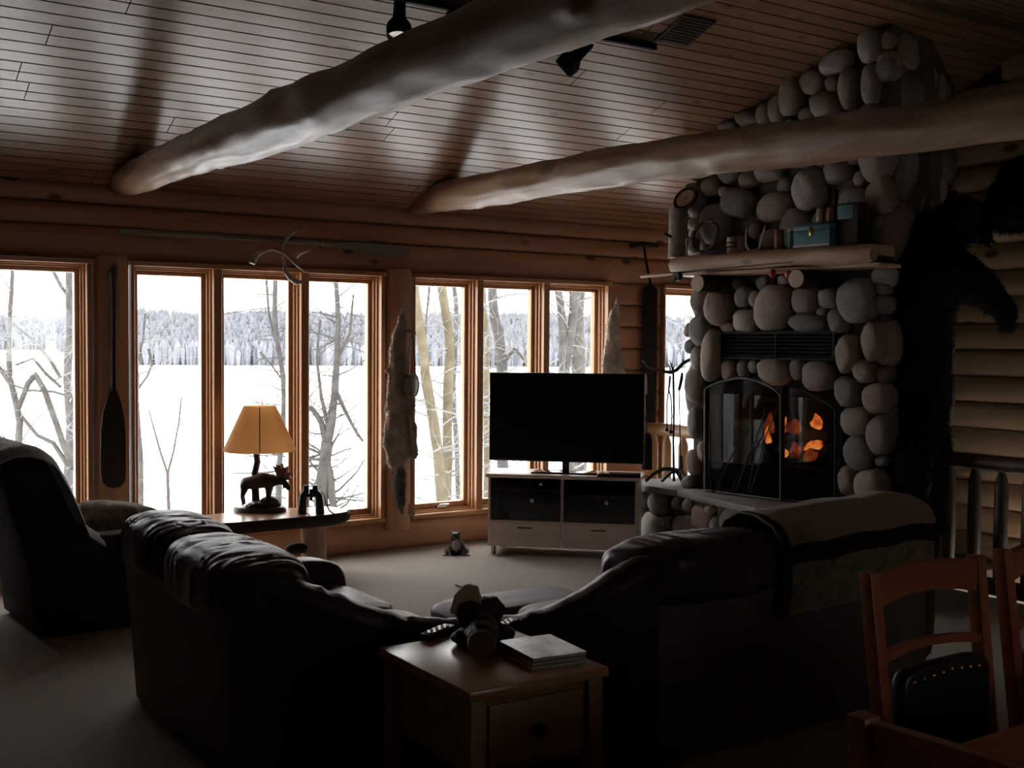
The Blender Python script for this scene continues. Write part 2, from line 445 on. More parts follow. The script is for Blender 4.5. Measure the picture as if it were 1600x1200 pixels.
# daylit lower level that the stair opens down to
ZL = -2.6
low = struct('floor_lower'); build(MB().box(2.4, XE + .2, .9, D + .1, ZL - .12, ZL), 'lower_floor', M_PLASTER, low, smooth=False)
wl_ = struct('wall_lower')
build(MB().box(2.2, 2.4, .7, D + .2, ZL - .1, -.15).box(2.4, XE + .2, .7, .9, ZL - .1, -.15), 'plaster', M_PLASTER, wl_, smooth=False)
build(MB().box(2.4, 4.2, D, D + .18, ZL - .1, -.01).box(7.85, XE + .2, D, D + .18, ZL - .1, -.01).box(4.2, 7.85, D, D + .18, ZL - .1, -2.3).box(4.2, 7.85, D, D + .18, -.35, -.01), 'plaster', M_PLASTER, wl_, smooth=False)
for i in range(4):
    for j in range(5):
        x0, y0 = 5.93 + i * .245, 7.1 + j * .245
        build(MB().box(x0, x0 + .238, y0, min(y0 + .238, 8.3), 0.0005, .008), 'tile', M_TILE, floor, bevel=.002, seg=1)

# ceiling: slab plus double-strip boards, each board its own piece
ceil = struct('ceiling')
b = MB()
b.add([(XW - .2, D + .2, cz(D + .2) + .03), (XE + .2, D + .2, cz(D + .2) + .03), (XE + .2, YR, ZR + .03), (XW - .2, YR, ZR + .03), (XE + .2, YF - .2, cz(YF) + .03), (XW - .2, YF - .2, cz(YF) + .03)] +
      [(XW - .2, D + .2, cz(D + .2) + .2), (XE + .2, D + .2, cz(D + .2) + .2), (XE + .2, YR, ZR + .2), (XW - .2, YR, ZR + .2), (XE + .2, YF - .2, cz(YF) + .2), (XW - .2, YF - .2, cz(YF) + .2)],
      [(0, 1, 2, 3), (3, 2, 4, 5), (6, 9, 8, 7), (9, 11, 10, 8), (0, 6, 7, 1), (5, 4, 10, 11), (0, 3, 9, 6), (3, 5, 11, 9), (1, 7, 8, 2), (2, 8, 10, 4)])
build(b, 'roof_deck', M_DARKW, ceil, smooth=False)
PW = .203
ang = math.atan(SL)
prof = [(-.099, .013), (-.0965, .001), (-.0955, 0), (-.0055, 0), (-.0035, .010), (.0035, .010), (.0055, 0), (.0955, 0), (.0965, .001), (.099, .013), (.099, .022), (-.099, .022)]
rows = int((D - YR) / math.cos(ang) / PW) + 1
def board(x0, x1, yc, zc, tilt, mat=None):
    mb = MB(); n = len(prof); Lh = (x1 - x0) / 2 - .003
    mb.add([(-Lh, y, z) for y, z in prof] + [(Lh, y, z) for y, z in prof],
           [tuple(range(n)), tuple(range(2 * n - 1, n - 1, -1))] + [(i, n + i, n + (i + 1) % n, (i + 1) % n) for i in range(n)])
    o = build(mb, 'plank', mat or M_PLANK, ceil, smooth=False)
    o.location = ((x0 + x1) / 2, yc, zc); o.rotation_euler = (tilt, 0, 0)
for k in range(rows):
    sd = (k + .5) * PW
    yc = D - sd * math.cos(ang); zc = ZW + sd * math.sin(ang)
    x = XW - .1 - rnd.uniform(0, 2.4)
    while x < XE + .1:
        x2 = x + rnd.choice((2.4, 3.0, 3.6))
        if x2 > XW: board(max(x, XW - .1), min(x2, XE + .1), yc, zc, -ang)
        x = x2
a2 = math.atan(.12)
for k in range(8):                       # far side of the ridge, as far as seen; shade painted as dark wood
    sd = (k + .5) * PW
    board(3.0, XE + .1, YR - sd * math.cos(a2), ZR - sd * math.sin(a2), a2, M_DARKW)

# half-round log courses
def hlog(parent, mat, axis, c0, c1, z0, z1, surf, bulge=.045, thick=.2, name='log', seed=0):
    """axis X: runs along X, faces -Y at surf; axis Y: runs along Y, faces -X at surf"""
    nl = max(2, int(abs(c1 - c0) / .35)); na = 8
    mb = MB(); zc, hz = (z0 + z1) / 2, (z1 - z0) / 2
    L = abs(c1 - c0) / 2; mid = (c0 + c1) / 2
    ring = []
    for i in range(nl + 1):
        c = -L + 2 * L * i / nl
        for j in range(na + 1):
            a = -math.pi / 2 + math.pi * j / na
            w = .012 * noise.noise(V(((mid + c) * 1.3, z0 * 3 + seed, j * .25)))
            d = surf + bulge - (bulge * math.cos(a) ** .7 if abs(a) < 1.57 else 0) - w * math.cos(a)
            z = zc + hz * math.sin(a) * .985
            ring.append((c, d, z))
        ring.append((c, surf + thick, zc + hz * .985)); ring.append((c, surf + thick, zc - hz * .985))
    n = na + 3
    fs = [(i * n + j, i * n + (j + 1) % n, (i + 1) * n + (j + 1) % n, (i + 1) * n + j) for i in range(nl) for j in range(n)]
    fs += [tuple(range(n - 1, -1, -1)), tuple(nl * n + j for j in range(n))]
    if axis == 'X': vs = [(c, d, z - z0) for c, d, z in ring]
    else: vs = [(d, c, z - z0) for c, d, z in ring]
    o_d = surf
    mb.add([(x, y - surf, z) if axis == 'X' else (x - surf, y, z) for x, y, z in vs], fs)
    o = build(mb, name, mat, parent, angle=50)
    o.location = (mid, surf, z0) if axis == 'X' else (surf, mid, z0)
    return o

wall_b = struct('wall_back')
wz = [(0.0, .243), (2.272, 2.514), (2.514, 2.668), (2.668, 2.83)]
for i, (z0, z1) in enumerate(wz):
    hlog(wall_b, M_LOG, 'X', XW - .15, XE + .15, z0, z1, D if i else D - .012, seed=i, bulge=.05 if i else .03)
zz = [.243 + (2.272 - .243) * k / 10 for k in range(11)]
for x0, x1 in ((XW - .15, .885), (6.555, 7.155), (7.84, XE + .15)):
    for k in range(10): hlog(wall_b, M_LOG, 'X', x0, x1, zz[k], zz[k + 1], D, seed=k + x0, bulge=.03)
for x0, x1 in ((XW - .15, .89), (6.53, 7.16), (7.835, XE + .2)): build(MB().box(x0, x1, D + .06, D + .19, .2, 2.3), 'backing', M_DARKW, wall_b, smooth=False)
# flattened log posts between the window groups, standing proud of the wall
def post(x0, x1, z0, z1):
    mb = MB(); w = (x1 - x0) / 2
    outl = [(-w, .1), (-w, -.02), (-w * .8, -.07), (-w * .35, -.095), (w * .35, -.095), (w * .8, -.07), (w, -.02), (w, .1)]
    nz_ = 9; n = len(outl)
    vs = []
    for i in range(nz_):
        z = z0 + (z1 - z0) * i / (nz_ - 1)
        for x, y in outl: vs.append((x * (1 + .03 * noise.noise(V((x0, z * 2, x)))), y, z - z0))
    fs = [(i * n + j, i * n + (j + 1) % n, (i + 1) * n + (j + 1) % n, (i + 1) * n + j) for i in range(nz_ - 1) for j in range(n)]
    fs += [tuple(range(n - 1, -1, -1)), tuple((nz_ - 1) * n + j for j in range(n))]
    o = build(mb.add(vs, fs), 'post', M_POST, wall_b, angle=35)
    o.location = ((x0 + x1) / 2, D, z0)
post(1.93, 2.17, .17, 2.30)
post(4.215, 4.447, .17, 2.30)

# casement windows, stepped frame, sash, pane and crank
Z0, Z1 = .245, 2.272
def ring(mb, x0, x1, z0, z1, w, y0, y1, wb=None, wt=None):
    wb = w if wb is None else wb; wt = w if wt is None else wt
    mb.box(x0, x0 + w, y0, y1, z0, z1); mb.box(x1 - w, x1, y0, y1, z0, z1)
    mb.box(x0 + w, x1 - w, y0, y1, z0, z0 + wb); mb.box(x0 + w, x1 - w, y0, y1, z1 - wt, z1)
wn = 0
def window(x0, x1):
    global wn
    wn += 1
    w = struct('window_%d' % wn)
    f = MB()
    ring(f, x0 - .001, x1 + .001, Z0 + .03, Z1 - .03, .014, 8.335, 8.50, .012, .014)
    ring(f, x0 + .013, x1 - .013, Z0 + .042, Z1 - .044, .014, 8.365, 8.50, .012, .014)
    build(f, 'frame', M_TRIM, w, smooth=False, bevel=.003, seg=1)
    s = MB(); ring(s, x0 + .027, x1 - .027, Z0 + .054, Z1 - .058, .030, 8.405, 8.47, .045, .03)
    build(s, 'sash', M_TRIM, w, smooth=False, bevel=.004, seg=1)
    build(MB().box(x0 + .055, x1 - .055, 8.436, 8.442, Z0 + .095, Z1 - .086), 'pane', M_GLASS, w, smooth=False)
    xm = (x0 + x1) / 2 + .02
    c = MB(); c.box(xm - .055, xm + .035, 8.372, 8.404, Z0 + .062, Z0 + .078); c.tube([(xm + .03, 8.37, Z0 + .075), (xm + .045, 8.352, Z0 + .086), (xm - .05, 8.350, Z0 + .088)], [.008, .008, .006], 6)
    build(c, 'crank', M_STEEL, w)
def casing(xa, xb, mull):
    global tn
    tn += 1
    t = struct('trim_%d' % tn)
    m = MB(); m.box(xa - .002, xa + .022, 8.275, 8.50, Z0, Z1); build(m, 'jamb', M_TRIM, t, smooth=False, bevel=.003, seg=1)
    m = MB(); m.box(xb - .034, xb + .002, 8.275, 8.50, Z0, Z1); build(m, 'jamb', M_TRIM, t, smooth=False, bevel=.003, seg=1)
    build(MB().box(xa - .01, xb + .01, 8.262, 8.50, Z1 - .032, Z1 + .004), 'head_board', M_TRIMX, t, smooth=False, bevel=.003, seg=1)
    build(MB().box(xa - .01, xb + .01, 8.255, 8.50, Z0 - .004, Z0 + .032), 'sill_board', M_TRIMX, t, smooth=False, bevel=.003, seg=1)
    for x in mull: build(MB().box(x - .063, x, 8.285, 8.50, Z0 + .032, Z1 - .032), 'mullion', M_TRIM, t, smooth=False, bevel=.004, seg=1)
tn = 0
for xa, xb, mu in ((.90, 1.915, (1.235,)), (2.185, 4.202, (2.851, 3.544)), (4.461, 6.524, (5.149, 5.842)), (7.168, 7.83, ())):
    casing(xa, xb, mu)
    ed = [xa + .022] + list(mu)
    en = [m - .063 for m in mu] + [xb - .034]
    for a, c in zip(ed, en): window(a, c)

for k in range(3):                            # lower-level windows under the main ones
    wn += 1
    _w = struct('window_%d' % wn); xa = 4.2 + 3.65 / 3 * k; xb = xa + 3.65 / 3
    _f = MB(); ring(_f, xa, xb, -2.3, -.35, .06, D + .01, D + .17); build(_f, 'frame', M_TRIM, _w, smooth=False, bevel=.004, seg=1)
    build(MB().box(xa + .055, xb - .055, D + .10, D + .106, -2.245, -.405), 'pane', M_GLASS, _w, smooth=False)

build(MB().box(XE, XE + .2, .7, 1.2, ZL - .1, -.15).box(XE, XE + .2, 5.4, D + .18, ZL - .1, -.15).box(XE, XE + .2, 1.2, 5.4, ZL - .1, -2.45).box(XE, XE + .2, 1.2, 5.4, -.3, -.15), 'plaster', M_PLASTER, wl_, smooth=False)
for k in range(3):                            # unseen glazing of the lower level, added to light the log wall from below
    wn += 1
    _w = struct('window_%d' % wn); ya_ = 1.2 + 1.4 * k; yb_ = ya_ + 1.4
    _f = MB(); _f.box(XE + .02, XE + .18, ya_, ya_ + .06, -2.45, -.3); _f.box(XE + .02, XE + .18, yb_ - .06, yb_, -2.45, -.3); _f.box(XE + .02, XE + .18, ya_ + .06, yb_ - .06, -2.45, -2.39); _f.box(XE + .02, XE + .18, ya_ + .06, yb_ - .06, -.36, -.3)
    build(_f, 'frame', M_TRIM, _w, smooth=False, bevel=.004, seg=1)
    build(MB().box(XE + .10, XE + .106, ya_ + .055, yb_ - .055, -2.395, -.355), 'pane', M_GLASS, _w, smooth=False)

# side wall of logs beyond the stair, and the walls behind the camera
wall_r = struct('wall_right')
z = -.176; k = 0
while z < 3.95:
    ymin = -3.1
    ymax = D + .15
    if z + .1 > ZW: ymax = min(ymax, D - (z + .15 - ZW) / SL)
    hlog(wall_r, M_LOGY, 'Y', ymin, ymax, z, z + .206, XE, seed=k, bulge=.05)
    z += .206; k += 1
build(MB().box(XE + .06, XE + .25, YF - .2, D + .25, -.2, 4.05), 'backing', M_DARKW, wall_r, smooth=False)
wall_l = struct('wall_left'); build(MB().box(XW - .2, XW, YF - .2, D + .2, -.1, 4.1), 'panel', M_PANEL, wall_l, smooth=False)
wall_f = struct('wall_front'); 
for bx in ((XW - .2, 3.2, -.1, 4.0), (4.1, XE + .2, -.1, 4.0), (3.2, 4.1, -.1, 1.30), (3.2, 4.1, 2.15, 4.0)): build(MB().box(bx[0], bx[1], YF - .2, YF, bx[2], bx[3]), 'panel', M_DARKW, wall_f, smooth=False)
wn += 1
_w = struct('window_%d' % wn)                 # unseen window behind the camera, added to light the chairs and table fronts
_f = MB(); ring(_f, 3.2, 4.1, 1.30, 2.15, .06, YF - .14, YF + .01); build(_f, 'frame', M_TRIM, _w, smooth=False, bevel=.004, seg=1)
build(MB().box(3.255, 4.045, YF - .08, YF - .074, 1.355, 2.095), 'pane', M_GLASS, _w, smooth=False)

# two peeled log tie beams
def beam(x_far, x_near, keys, label):
    n = 170; P = []; R_ = []
    for i in range(n):
        t = i / (n - 1)
        y = (D + .10) + (YF + .02 - D - .10) * t
        for (ya_, za_, ra_), (yb_, zb_, rb_) in zip(keys, keys[1:]):
            if yb_ <= y <= ya_ + 1e-6:
                k_ = (ya_ - y) / (ya_ - yb_); zc = za_ + (zb_ - za_) * k_; r = ra_ + (rb_ - ra_) * k_
        P.append((x_far + (x_near - x_far) * t + .01 * math.sin(y * .9), y, zc + .006 * math.sin(y * 1.7 + x_far))); R_.append(r + .003 * math.sin(y * 2.3 + x_far))
    mb = MB(); mb.tube(P, R_, 40, wob=.10, seed=x_far)
    rr = random.Random(int(x_far * 10))
    vs = mb.v
    for _ in range(26):                                 # swollen knots
        c = V(vs[rr.randrange(len(vs))])
        for i, p in enumerate(vs):
            d = (V(p) - c).length
            if d < .09:
                k_ = int(i / 40); ax = V(P[min(k_, n - 1)])
                q = V(p) - ax
                vs[i] = tuple(ax + q * (1 + .09 * (1 - d / .09) ** 1.5))
    for i, p in enumerate(vs):                          # drawknife facets
        ax = V(P[min(i // 40, n - 1)]); q = V(p) - ax
        f_ = noise.noise(V((q.x * 14, p[1] * 2.6, q.z * 14)) + V((x_far, 0, 0))) + .6 * noise.noise(V((q.x * 30, p[1] * 7, q.z * 30)))
        vs[i] = tuple(ax + q * (1 + .058 * f_))
    o = build(mb, 'log_beam', M_BEAM, None, angle=80)
    tag(o, label, 'beam')
    return o
beam(2.13, 2.02, [(8.45, 2.835, .085), (8.2, 2.832, .10), (7.8, 2.82, .115), (6, 2.785, .129), (4.7, 2.758, .132), (3.4, 2.742, .129), (2.25, 2.738, .122), (0, 2.72, .122), (-3.1, 2.70, .122)], 'thick peeled log ceiling beam crossing in front of the track lights')
beam(4.50, 4.60, [(8.45, 2.85, .085), (8.2, 2.858, .105), (7.76, 2.866, .120), (5.49, 2.815, .124), (4.91, 2.797, .120), (2.91, 2.712, .110), (0, 2.64, .108), (-3.1, 2.60, .108)], 'peeled log ceiling beam passing in front of the stone chimney')

# ================================================================== STONE FIREPLACE
FA = V((6.225, 6.9, 0)); FT = V((.129, -.9917, 0)).normalized(); FN = V((-FT.y * -1, 0, 0))
FN = V((FT.y, -FT.x, 0))                      # out of the face, into the room
FL = 1.775
FB = FA + FT * FL
E1 = V((XE - .02, 5.69, 0)); E2 = V((XE - .02, 7.12, 0))
HZ = .545                                     # top of the raised hearth
def fp(s, out, z): p = FA + FT * s + FN * out; return V((p.x, p.y, z))
def fuv(u, v, out=0.0):
    p = atP(u, v, FA + FN * out, FN); d = p - FA - FN * out
    return d.dot(FT), p.z
fire = thing('stone_fireplace', 'large rounded fieldstone fireplace and chimney with log mantel and raised hearth', 'fireplace', (6.9, 6.2, 0))
core = MB()
def cprism(poly, z0, top=None):
    n = len(poly)
    vs = [(p[0], p[1], z0) for p in poly] + [(p[0], p[1], top if top is not None else cz(p[1]) - .004) for p in poly]
    core.add(vs, [tuple(range(n - 1, -1, -1)), tuple(range(n, 2 * n))] + [(i, (i + 1) % n, n + (i + 1) % n, n + i) for i in range(n)])
i0, i1, iz = .17, 1.43, 1.46                  # firebox opening in the face
I = -.055
cprism([fp(.03, I, 0), fp(i0, I, 0), fp(i0, -.6, 0), fp(.03, -.6, 0)], 0, iz)
cprism([fp(i1, I, 0), fp(FL - .03, I, 0), fp(FL - .03, -.6, 0), fp(i1, -.6, 0)], 0, iz)
cprism([fp(i0, I, 0), fp(i1, I, 0), fp(i1, -.6, 0), fp(i0, -.6, 0)], 0, HZ - .02)
cprism([fp(.03, I, 0), fp(FL - .03, I, 0), fp(FL - .03, -.6, 0), fp(.03, -.6, 0)], iz)
q = fp(FL - .03, -.6, 0); q2 = fp(.03, -.6, 0)
cprism([q2, q, E1, E2], 0)
build(core, 'mortar_core', M_GROUT, fire, world=True, smooth=False)

# boulders: shared lumpy meshes, scaled and turned one by one
STONE_ME = []
for k in range(12):
    bm = bmesh.new(); bmesh.ops.create_icosphere(bm, subdivisions=3, radius=1.0)
    R_ = random.Random(k); sd = V((k * 3.7, k * 1.9, k * 5.1)); pw = R_.uniform(.68, .95)
    for p in bm.verts:
        c = V([math.copysign(abs(x) ** pw, x) for x in p.co])
        c *= 1 / max(abs(c.x), abs(c.y), abs(c.z), c.length * .86)
        c *= 1 + .16 * noise.noise(p.co * 1.1 + sd) + .05 * noise.noise(p.co * 2.7 + sd)
        p.co = c
    me = bpy.data.meshes.new('stone'); bm.to_mesh(me); bm.free()
    me.polygons.foreach_set('use_smooth', [True] * len(me.polygons))
    STONE_ME.append(me)
STONE_BY = {}
def stone(parent, pos, tdir, ndir, a, b_, dep, R_, tilt=None, mat=None):
    mi = R_.randrange(len(M_STONES)) if mat is None else mat
    key = (R_.randrange(12), mi)
    if key not in STONE_BY:
        me = STONE_ME[key[0]].copy(); me.materials.clear(); me.materials.append(M_STONES[mi]); STONE_BY[key] = me
    o = link(bpy.data.objects.new('stone', STONE_BY[key]))
    o.parent = parent
    t = R_.uniform(-.35, .35) if tilt is None else tilt
    X = tdir.normalized(); Z = V((0, 0, 1)); Y = -ndir
    m = Matrix.Identity(4)
    for i in range(3): m[i][0], m[i][1], m[i][2] = X[i], Y[i], Z[i]
    m = m @ Matrix.Rotation(t, 4, 'Y') @ Matrix.Diagonal((a, dep, b_, 1))
    m.translation = pos - OFF[parent]
    o.matrix_local = m
    return o
def pack(R_, ok, s0, s1, z0, z1, have, sizes, tries):
    out = []
    for r0, r1 in sizes:
        for _ in range(tries):
            s, z = R_.uniform(s0, s1), R_.uniform(z0, z1)
            a = R_.uniform(r0, r1); b_ = a * R_.uniform(.72, 1.35)
            if not ok(s, z, a, b_): continue
            good = True
            for (s2, z2, a2_, b2) in have + out:
                dx, dz = s - s2, z - z2
                L = math.hypot(dx, dz) + 1e-9
                e1 = 1 / math.hypot(dx / L / a, dz / L / b_); e2 = 1 / math.hypot(dx / L / a2_, dz / L / b2)
                if L < (e1 + e2) * .96: good = False; break
            if good: out.append((s, z, a, b_))
    return out
SR = random.Random(11)
traced = [(1093, 471, 12, 18), (1122, 483, 18, 27), (1162, 463, 12, 16), (1179, 468, 8, 13), (1210, 481, 25, 34), (1258, 470, 19, 21), (1296, 465, 17, 16),
          (1341, 469, 27, 33), (1096, 515, 15, 24), (1138, 512, 11, 8), (1165, 501, 18, 17), (1262, 505, 28, 13), (1283, 488, 8, 8), (1309, 501, 15, 18),
          (1114, 555, 15, 37), (1089, 560, 8, 17), (1326, 553, 18, 29), (1366, 533, 18, 29), (1139, 578, 11, 16), (1161, 577, 9, 14), (1177, 573, 8, 10),
          (1210, 581, 24, 20), (1246, 577, 11, 16), (1279, 587, 23, 22), (1350, 580, 17, 17), (1325, 612, 20, 22), (1087, 605, 13, 26), (1371, 622, 21, 23),
          (1194, 442, 12, 11), (1226, 437, 11, 9), (1087, 661, 11, 22), (1098, 705, 7, 16), (1084, 722, 10, 20), (1338, 660, 22, 22), (1343, 708, 21, 25),
          (1375, 680, 18, 28), (1324, 750, 14, 22), (1360, 760, 22, 26),
          (1358, 71, 17, 24), (1360, 131, 11, 30), (1326, 139, 13, 30), (1307, 97, 23, 17), (1300, 131, 11, 13), (1270, 128, 18, 18), (1289, 163, 22, 20),
          (1236, 150, 18, 27), (1214, 169, 12, 21), (1193, 180, 10, 17), (1165, 184, 16, 11), (1259, 177, 11, 9), (1135, 196, 13, 9)]
tone = {0: 1, 1: 5, 2: 2, 4: 3, 5: 1, 6: 2, 7: 2, 10: 6, 11: 2, 14: 3, 16: 3, 21: 3, 22: 1, 23: 1, 24: 5, 25: 2, 38: 6, 39: 6, 43: 0, 44: 0, 45: 0, 46: 0}
have = []
for k, (u, v, ru, rv) in enumerate(traced):
    s, z = fuv(u, v)
    s2, _ = fuv(u + ru, v); _, z2 = fuv(u, v - rv)
    a, b_ = abs(s2 - s), abs(z2 - z)
    have.append((s, z, a, b_))
    stone(fire, fp(s, -.035, z), FT, FN, a * 1.04, b_ * 1.04, min(.13, .5 * (a + b_) * .8 + .02), SR, tilt=SR.uniform(-.12, .12), mat=tone.get(k))
vs0, vz0 = .366, 1.60
def ok_face(s, z, a, b_):
    p = fp(s, 0, z)
    if z + b_ > cz(p.y) - .0 or z - b_ < HZ - .03: return False
    if s - a < -.06 or s + a > FL + .05: return False
    if s + a > .14 and s - a < 1.45 and z - b_ < 1.44 and z + b_ > HZ: 
        if not (s > 1.30 and z > 1.28): return False
    if s + a > .33 and s - a < 1.42 and z + b_ > 1.58 and z - b_ < 1.82: return False
    if z + b_ > 2.24 and z - b_ < 2.40: return False
    return True
for s, z, a, b_ in pack(SR, ok_face, -.02, FL, HZ, 3.9, have, [(.12, .15), (.085, .11), (.06, .08), (.04, .055)], 900):
    stone(fire, fp(s, -.04, z), FT, FN, a, b_, min(.12, a * .75 + .02), SR)
# the side that faces the stair and the room
T2 = (E1 - FB).normalized(); N2 = V((T2.y, -T2.x, 0)); L2 = (E1 - FB).length
def side_ok(s, z, a, b_): return z + b_ < cz(FB.y + T2.y * s) and z - b_ > -.02 and s - a > -.02 and s + a < L2 - .01
for s, z, a, b_ in pack(SR, side_ok, 0, L2, 0, 3.9, [], [(.15, .19), (.11, .14), (.07, .09)], 420):
    stone(fire, FB + T2 * s + N2 * -.03 + V((0, 0, z)), T2, N2, a, b_, min(.12, a * .7 + .02), SR)
T3 = (FA - E2).normalized(); N3 = V((T3.y, -T3.x, 0)); L3 = (FA - E2).length
def north_ok(s, z, a, b_): return z + b_ < cz(E2.y + T3.y * s) and z - b_ > -.02 and s - a > .02 and s + a < L3 + .02
for s, z, a, b_ in pack(SR, north_ok, 0, L3, 0, 3.3, [], [(.18, .23), (.13, .16)], 200):
    stone(fire, E2 + T3 * s + N3 * -.03 + V((0, 0, z)), T3, N3, a, b_, .12, SR)

# raised hearth: stone base and three flagstones
hp = [(6.09, 7.44), (6.11, 6.92), (6.0, 6.25), (5.91, 5.55), (5.87, 4.9), (6.44, 4.9), (6.50, 5.16), (6.27, 6.88), (6.6, 6.95), (6.6, 7.44)]
build(MB().prism(hp, .0, HZ - .055), 'hearth_base', M_GROUT, fire, world=True, smooth=False)
for pl in ([(6.03, 7.50), (6.02, 7.2), (6.06, 6.83), (6.27, 6.86), (6.29, 6.93), (6.64, 6.98), (6.64, 7.48), (6.3, 7.52)],
           [(6.058, 6.82), (5.93, 6.12), (5.88, 5.78), (6.37, 5.80), (6.275, 6.85)],
           [(5.878, 5.77), (5.84, 5.3), (5.80, 4.86), (6.45, 4.84), (6.50, 5.14), (6.375, 5.79)]):
    build(MB().prism(pl, HZ - .055, HZ), 'flagstone', M_HEARTH, fire, world=True, bevel=.012)
def wallstones(P, Q, zmax, sizes):
    P, Q = V((P[0], P[1], 0)), V((Q[0], Q[1], 0)); t = (Q - P); L = t.length; t.normalize(); n = V((t.y, -t.x, 0))
    for s, z, a, b_ in pack(SR, lambda s, z, a, b_: z - b_ > -.01 and z + b_ < zmax and s - a > -.03 and s + a < L + .03, 0, L, 0, zmax, [], sizes, 240):
        stone(fire, P + t * s + n * -.02 + V((0, 0, z)), t, n, a, b_, .075, SR)
wallstones(hp[0], hp[1], HZ - .05, [(.13, .16), (.08, .11), (.05, .06)])
wallstones(hp[1], hp[2], HZ - .05, [(.13, .16), (.08, .11), (.05, .06)])
wallstones(hp[2], hp[3], HZ - .05, [(.13, .16), (.08, .11)])
wallstones(hp[3], hp[4], HZ - .05, [(.13, .16), (.08, .11)])
wallstones((6.6, 7.44), hp[0], HZ - .05, [(.12, .15), (.08, .1)])

# insert: firebox, louvred vent, arched doors, twig screen, embers
def face_box(mb, s0, s1, o0, o1, z0, z1):
    vs = [fp(s, o, z) for z in (z0, z1) for o in (o0, o1) for s in (s0, s1)]
    return mb.add(vs, [(0, 2, 3, 1), (4, 5, 7, 6), (0, 1, 5, 4), (2, 6, 7, 3), (0, 4, 6, 2), (1, 3, 7, 5)])
b = MB()
face_box(b, i0, i0 + .02, -.55, -.02, HZ, iz); face_box(b, i1 - .02, i1, -.55, -.02, HZ, iz)
face_box(b, i0, i1, -.58, -.55, HZ, iz); face_box(b, i0, i1, -.55, -.02, HZ - .018, HZ + .03); face_box(b, i0, i1, -.55, -.02, iz - .02, iz)
face_box(b, i0, .62, -.06, -.03, HZ, iz); face_box(b, i0, i1, -.06, -.03, HZ, .80); face_box(b, i0, i1, -.06, -.03, 1.30, iz); face_box(b, 1.30, i1, -.06, -.03, HZ, iz)
build(b, 'firebox', M_IRON, fire, world=True, smooth=False)
vt = MB(); face_box(vt, .366, 1.385, -.06, -.045, 1.605, 1.80)
vent = build(vt, 'vent', M_IRON, fire, world=True, smooth=False)
fr = MB(); face_box(fr, .36, 1.39, -.05, .03, 1.79, 1.808); face_box(fr, .36, 1.39, -.05, .03, 1.595, 1.612); face_box(fr, .36, .378, -.05, .03, 1.612, 1.79); face_box(fr, 1.373, 1.39, -.05, .03, 1.612, 1.79); face_box(fr, .87, .88, -.04, .022, 1.612, 1.79)
build(fr, 'vent_frame', M_IRON, vent, world=True, smooth=False)
for k in range(6):
    z = 1.625 + k * .028
    sl = MB(); vs = [fp(s, o, zz_) for s in (.378, 1.373) for o, zz_ in ((.018, z), (-.02, z + .018), (-.02, z + .022), (.018, z + .004))]
    build(sl.add(vs, [(0, 1, 2, 3), (7, 6, 5, 4), (0, 4, 5, 1), (1, 5, 6, 2), (2, 6, 7, 3), (3, 7, 4, 0)]), 'slat', M_IRON, vent, world=True, smooth=False)
def arch_px(pts, out): return [fp(*( (lambda sz: (sz[0], out, sz[1]))(fuv(u, v, out)) )) for u, v in pts]
left_px = [(1102, 768), (1102, 608), (1110, 603), (1124, 597), (1150, 591), (1166, 591), (1184, 595), (1204, 604), (1220, 616), (1220, 786)]
right_px = [(1224, 787), (1224, 604), (1246, 607), (1268, 616), (1290, 628), (1306, 640), (1305, 790)]
M_MESH = glass('fire_screen_mesh', (.42, .42, .42, 1), 1.1)
for px, out, fm in ((left_px, .075, M_IRONG), (right_px, .05, M_IRON)):  # left frame in greyer iron: light catching it is put into the colour
    P = arch_px(px, out); P[0].z = P[-1].z = HZ + .012
    door = build(MB().tube(P + [P[0]], .011, 8), 'screen_door', fm, fire, world=True)
    n = len(P)
    build(MB().add(P, [tuple(range(n))]), 'screen_mesh', M_MESH, door, world=True, smooth=False)
    if fm is M_IRONG:
        RR = random.Random(5)
        for k in range(7):
            u0, v0 = RR.uniform(1112, 1210), 770
            pts = [(u0, v0)]
            a_ = RR.uniform(-.9, .9)
            for j in range(6):
                u0 += 14 * math.sin(a_) + RR.uniform(-3, 3); v0 -= 22 * math.cos(a_) + RR.uniform(-2, 6)
                u0 = min(max(u0, 1108), 1214)
                pts.append((u0, v0))
            pts = [p for p in pts if p[1] > 610]
            Q = arch_px(pts, out + .008)
            build(MB().tube(Q, [.006 - .0006 * j for j in range(len(Q))], 5), 'twig', M_IRON, door, world=True)
            c = Q[len(Q) // 2]
            build(MB().tube([c, c + FT * RR.choice((-.07, .07)) + V((0, 0, .06)), c + FT * RR.choice((-.1, .1)) + V((0, 0, .12))], [.004, .003, .002], 4), 'twig', M_IRON, door, world=True)
P = [fp(s, -.028, z) for s, z in ((i0 + .05, .78), (1.32, .78), (1.32, 1.32), (i0 + .05, 1.32))]
build(MB().add(P, [(0, 1, 2, 3)]), 'firebox_glass', M_FGLASS, fire, world=True, smooth=False)
M_EMBER = glow('glowing_ember', (1.0, .10, .02, 1), .35)
M_FLAME = glow('flame', (1.0, .22, .035, 1), 1.9)
M_CHAR = base('charred_log', (.015, .012, .011, 1), .9, bump=(30, .8), var=.4)
for k, (s0, s1, o, z, r) in enumerate(((.72, 1.25, -.30, .88, .075), (.74, 1.2, -.20, .86, .06), (.8, 1.28, -.36, 1.01, .06))):
    o_ = build(MB().tube([fp(s0, o, z), fp((s0 + s1) / 2, o - .02, z + .02), fp(s1, o + .01, z)], [r, r * 1.05, r * .9], 12, wob=.25, seed=k), 'fire_log', M_CHAR, fire, world=True)
gr = MB()
for k in range(9): gr.bar(fp(.66 + k * .08, -.12, .80), fp(.66 + k * .08, -.45, .80), .014, .014)
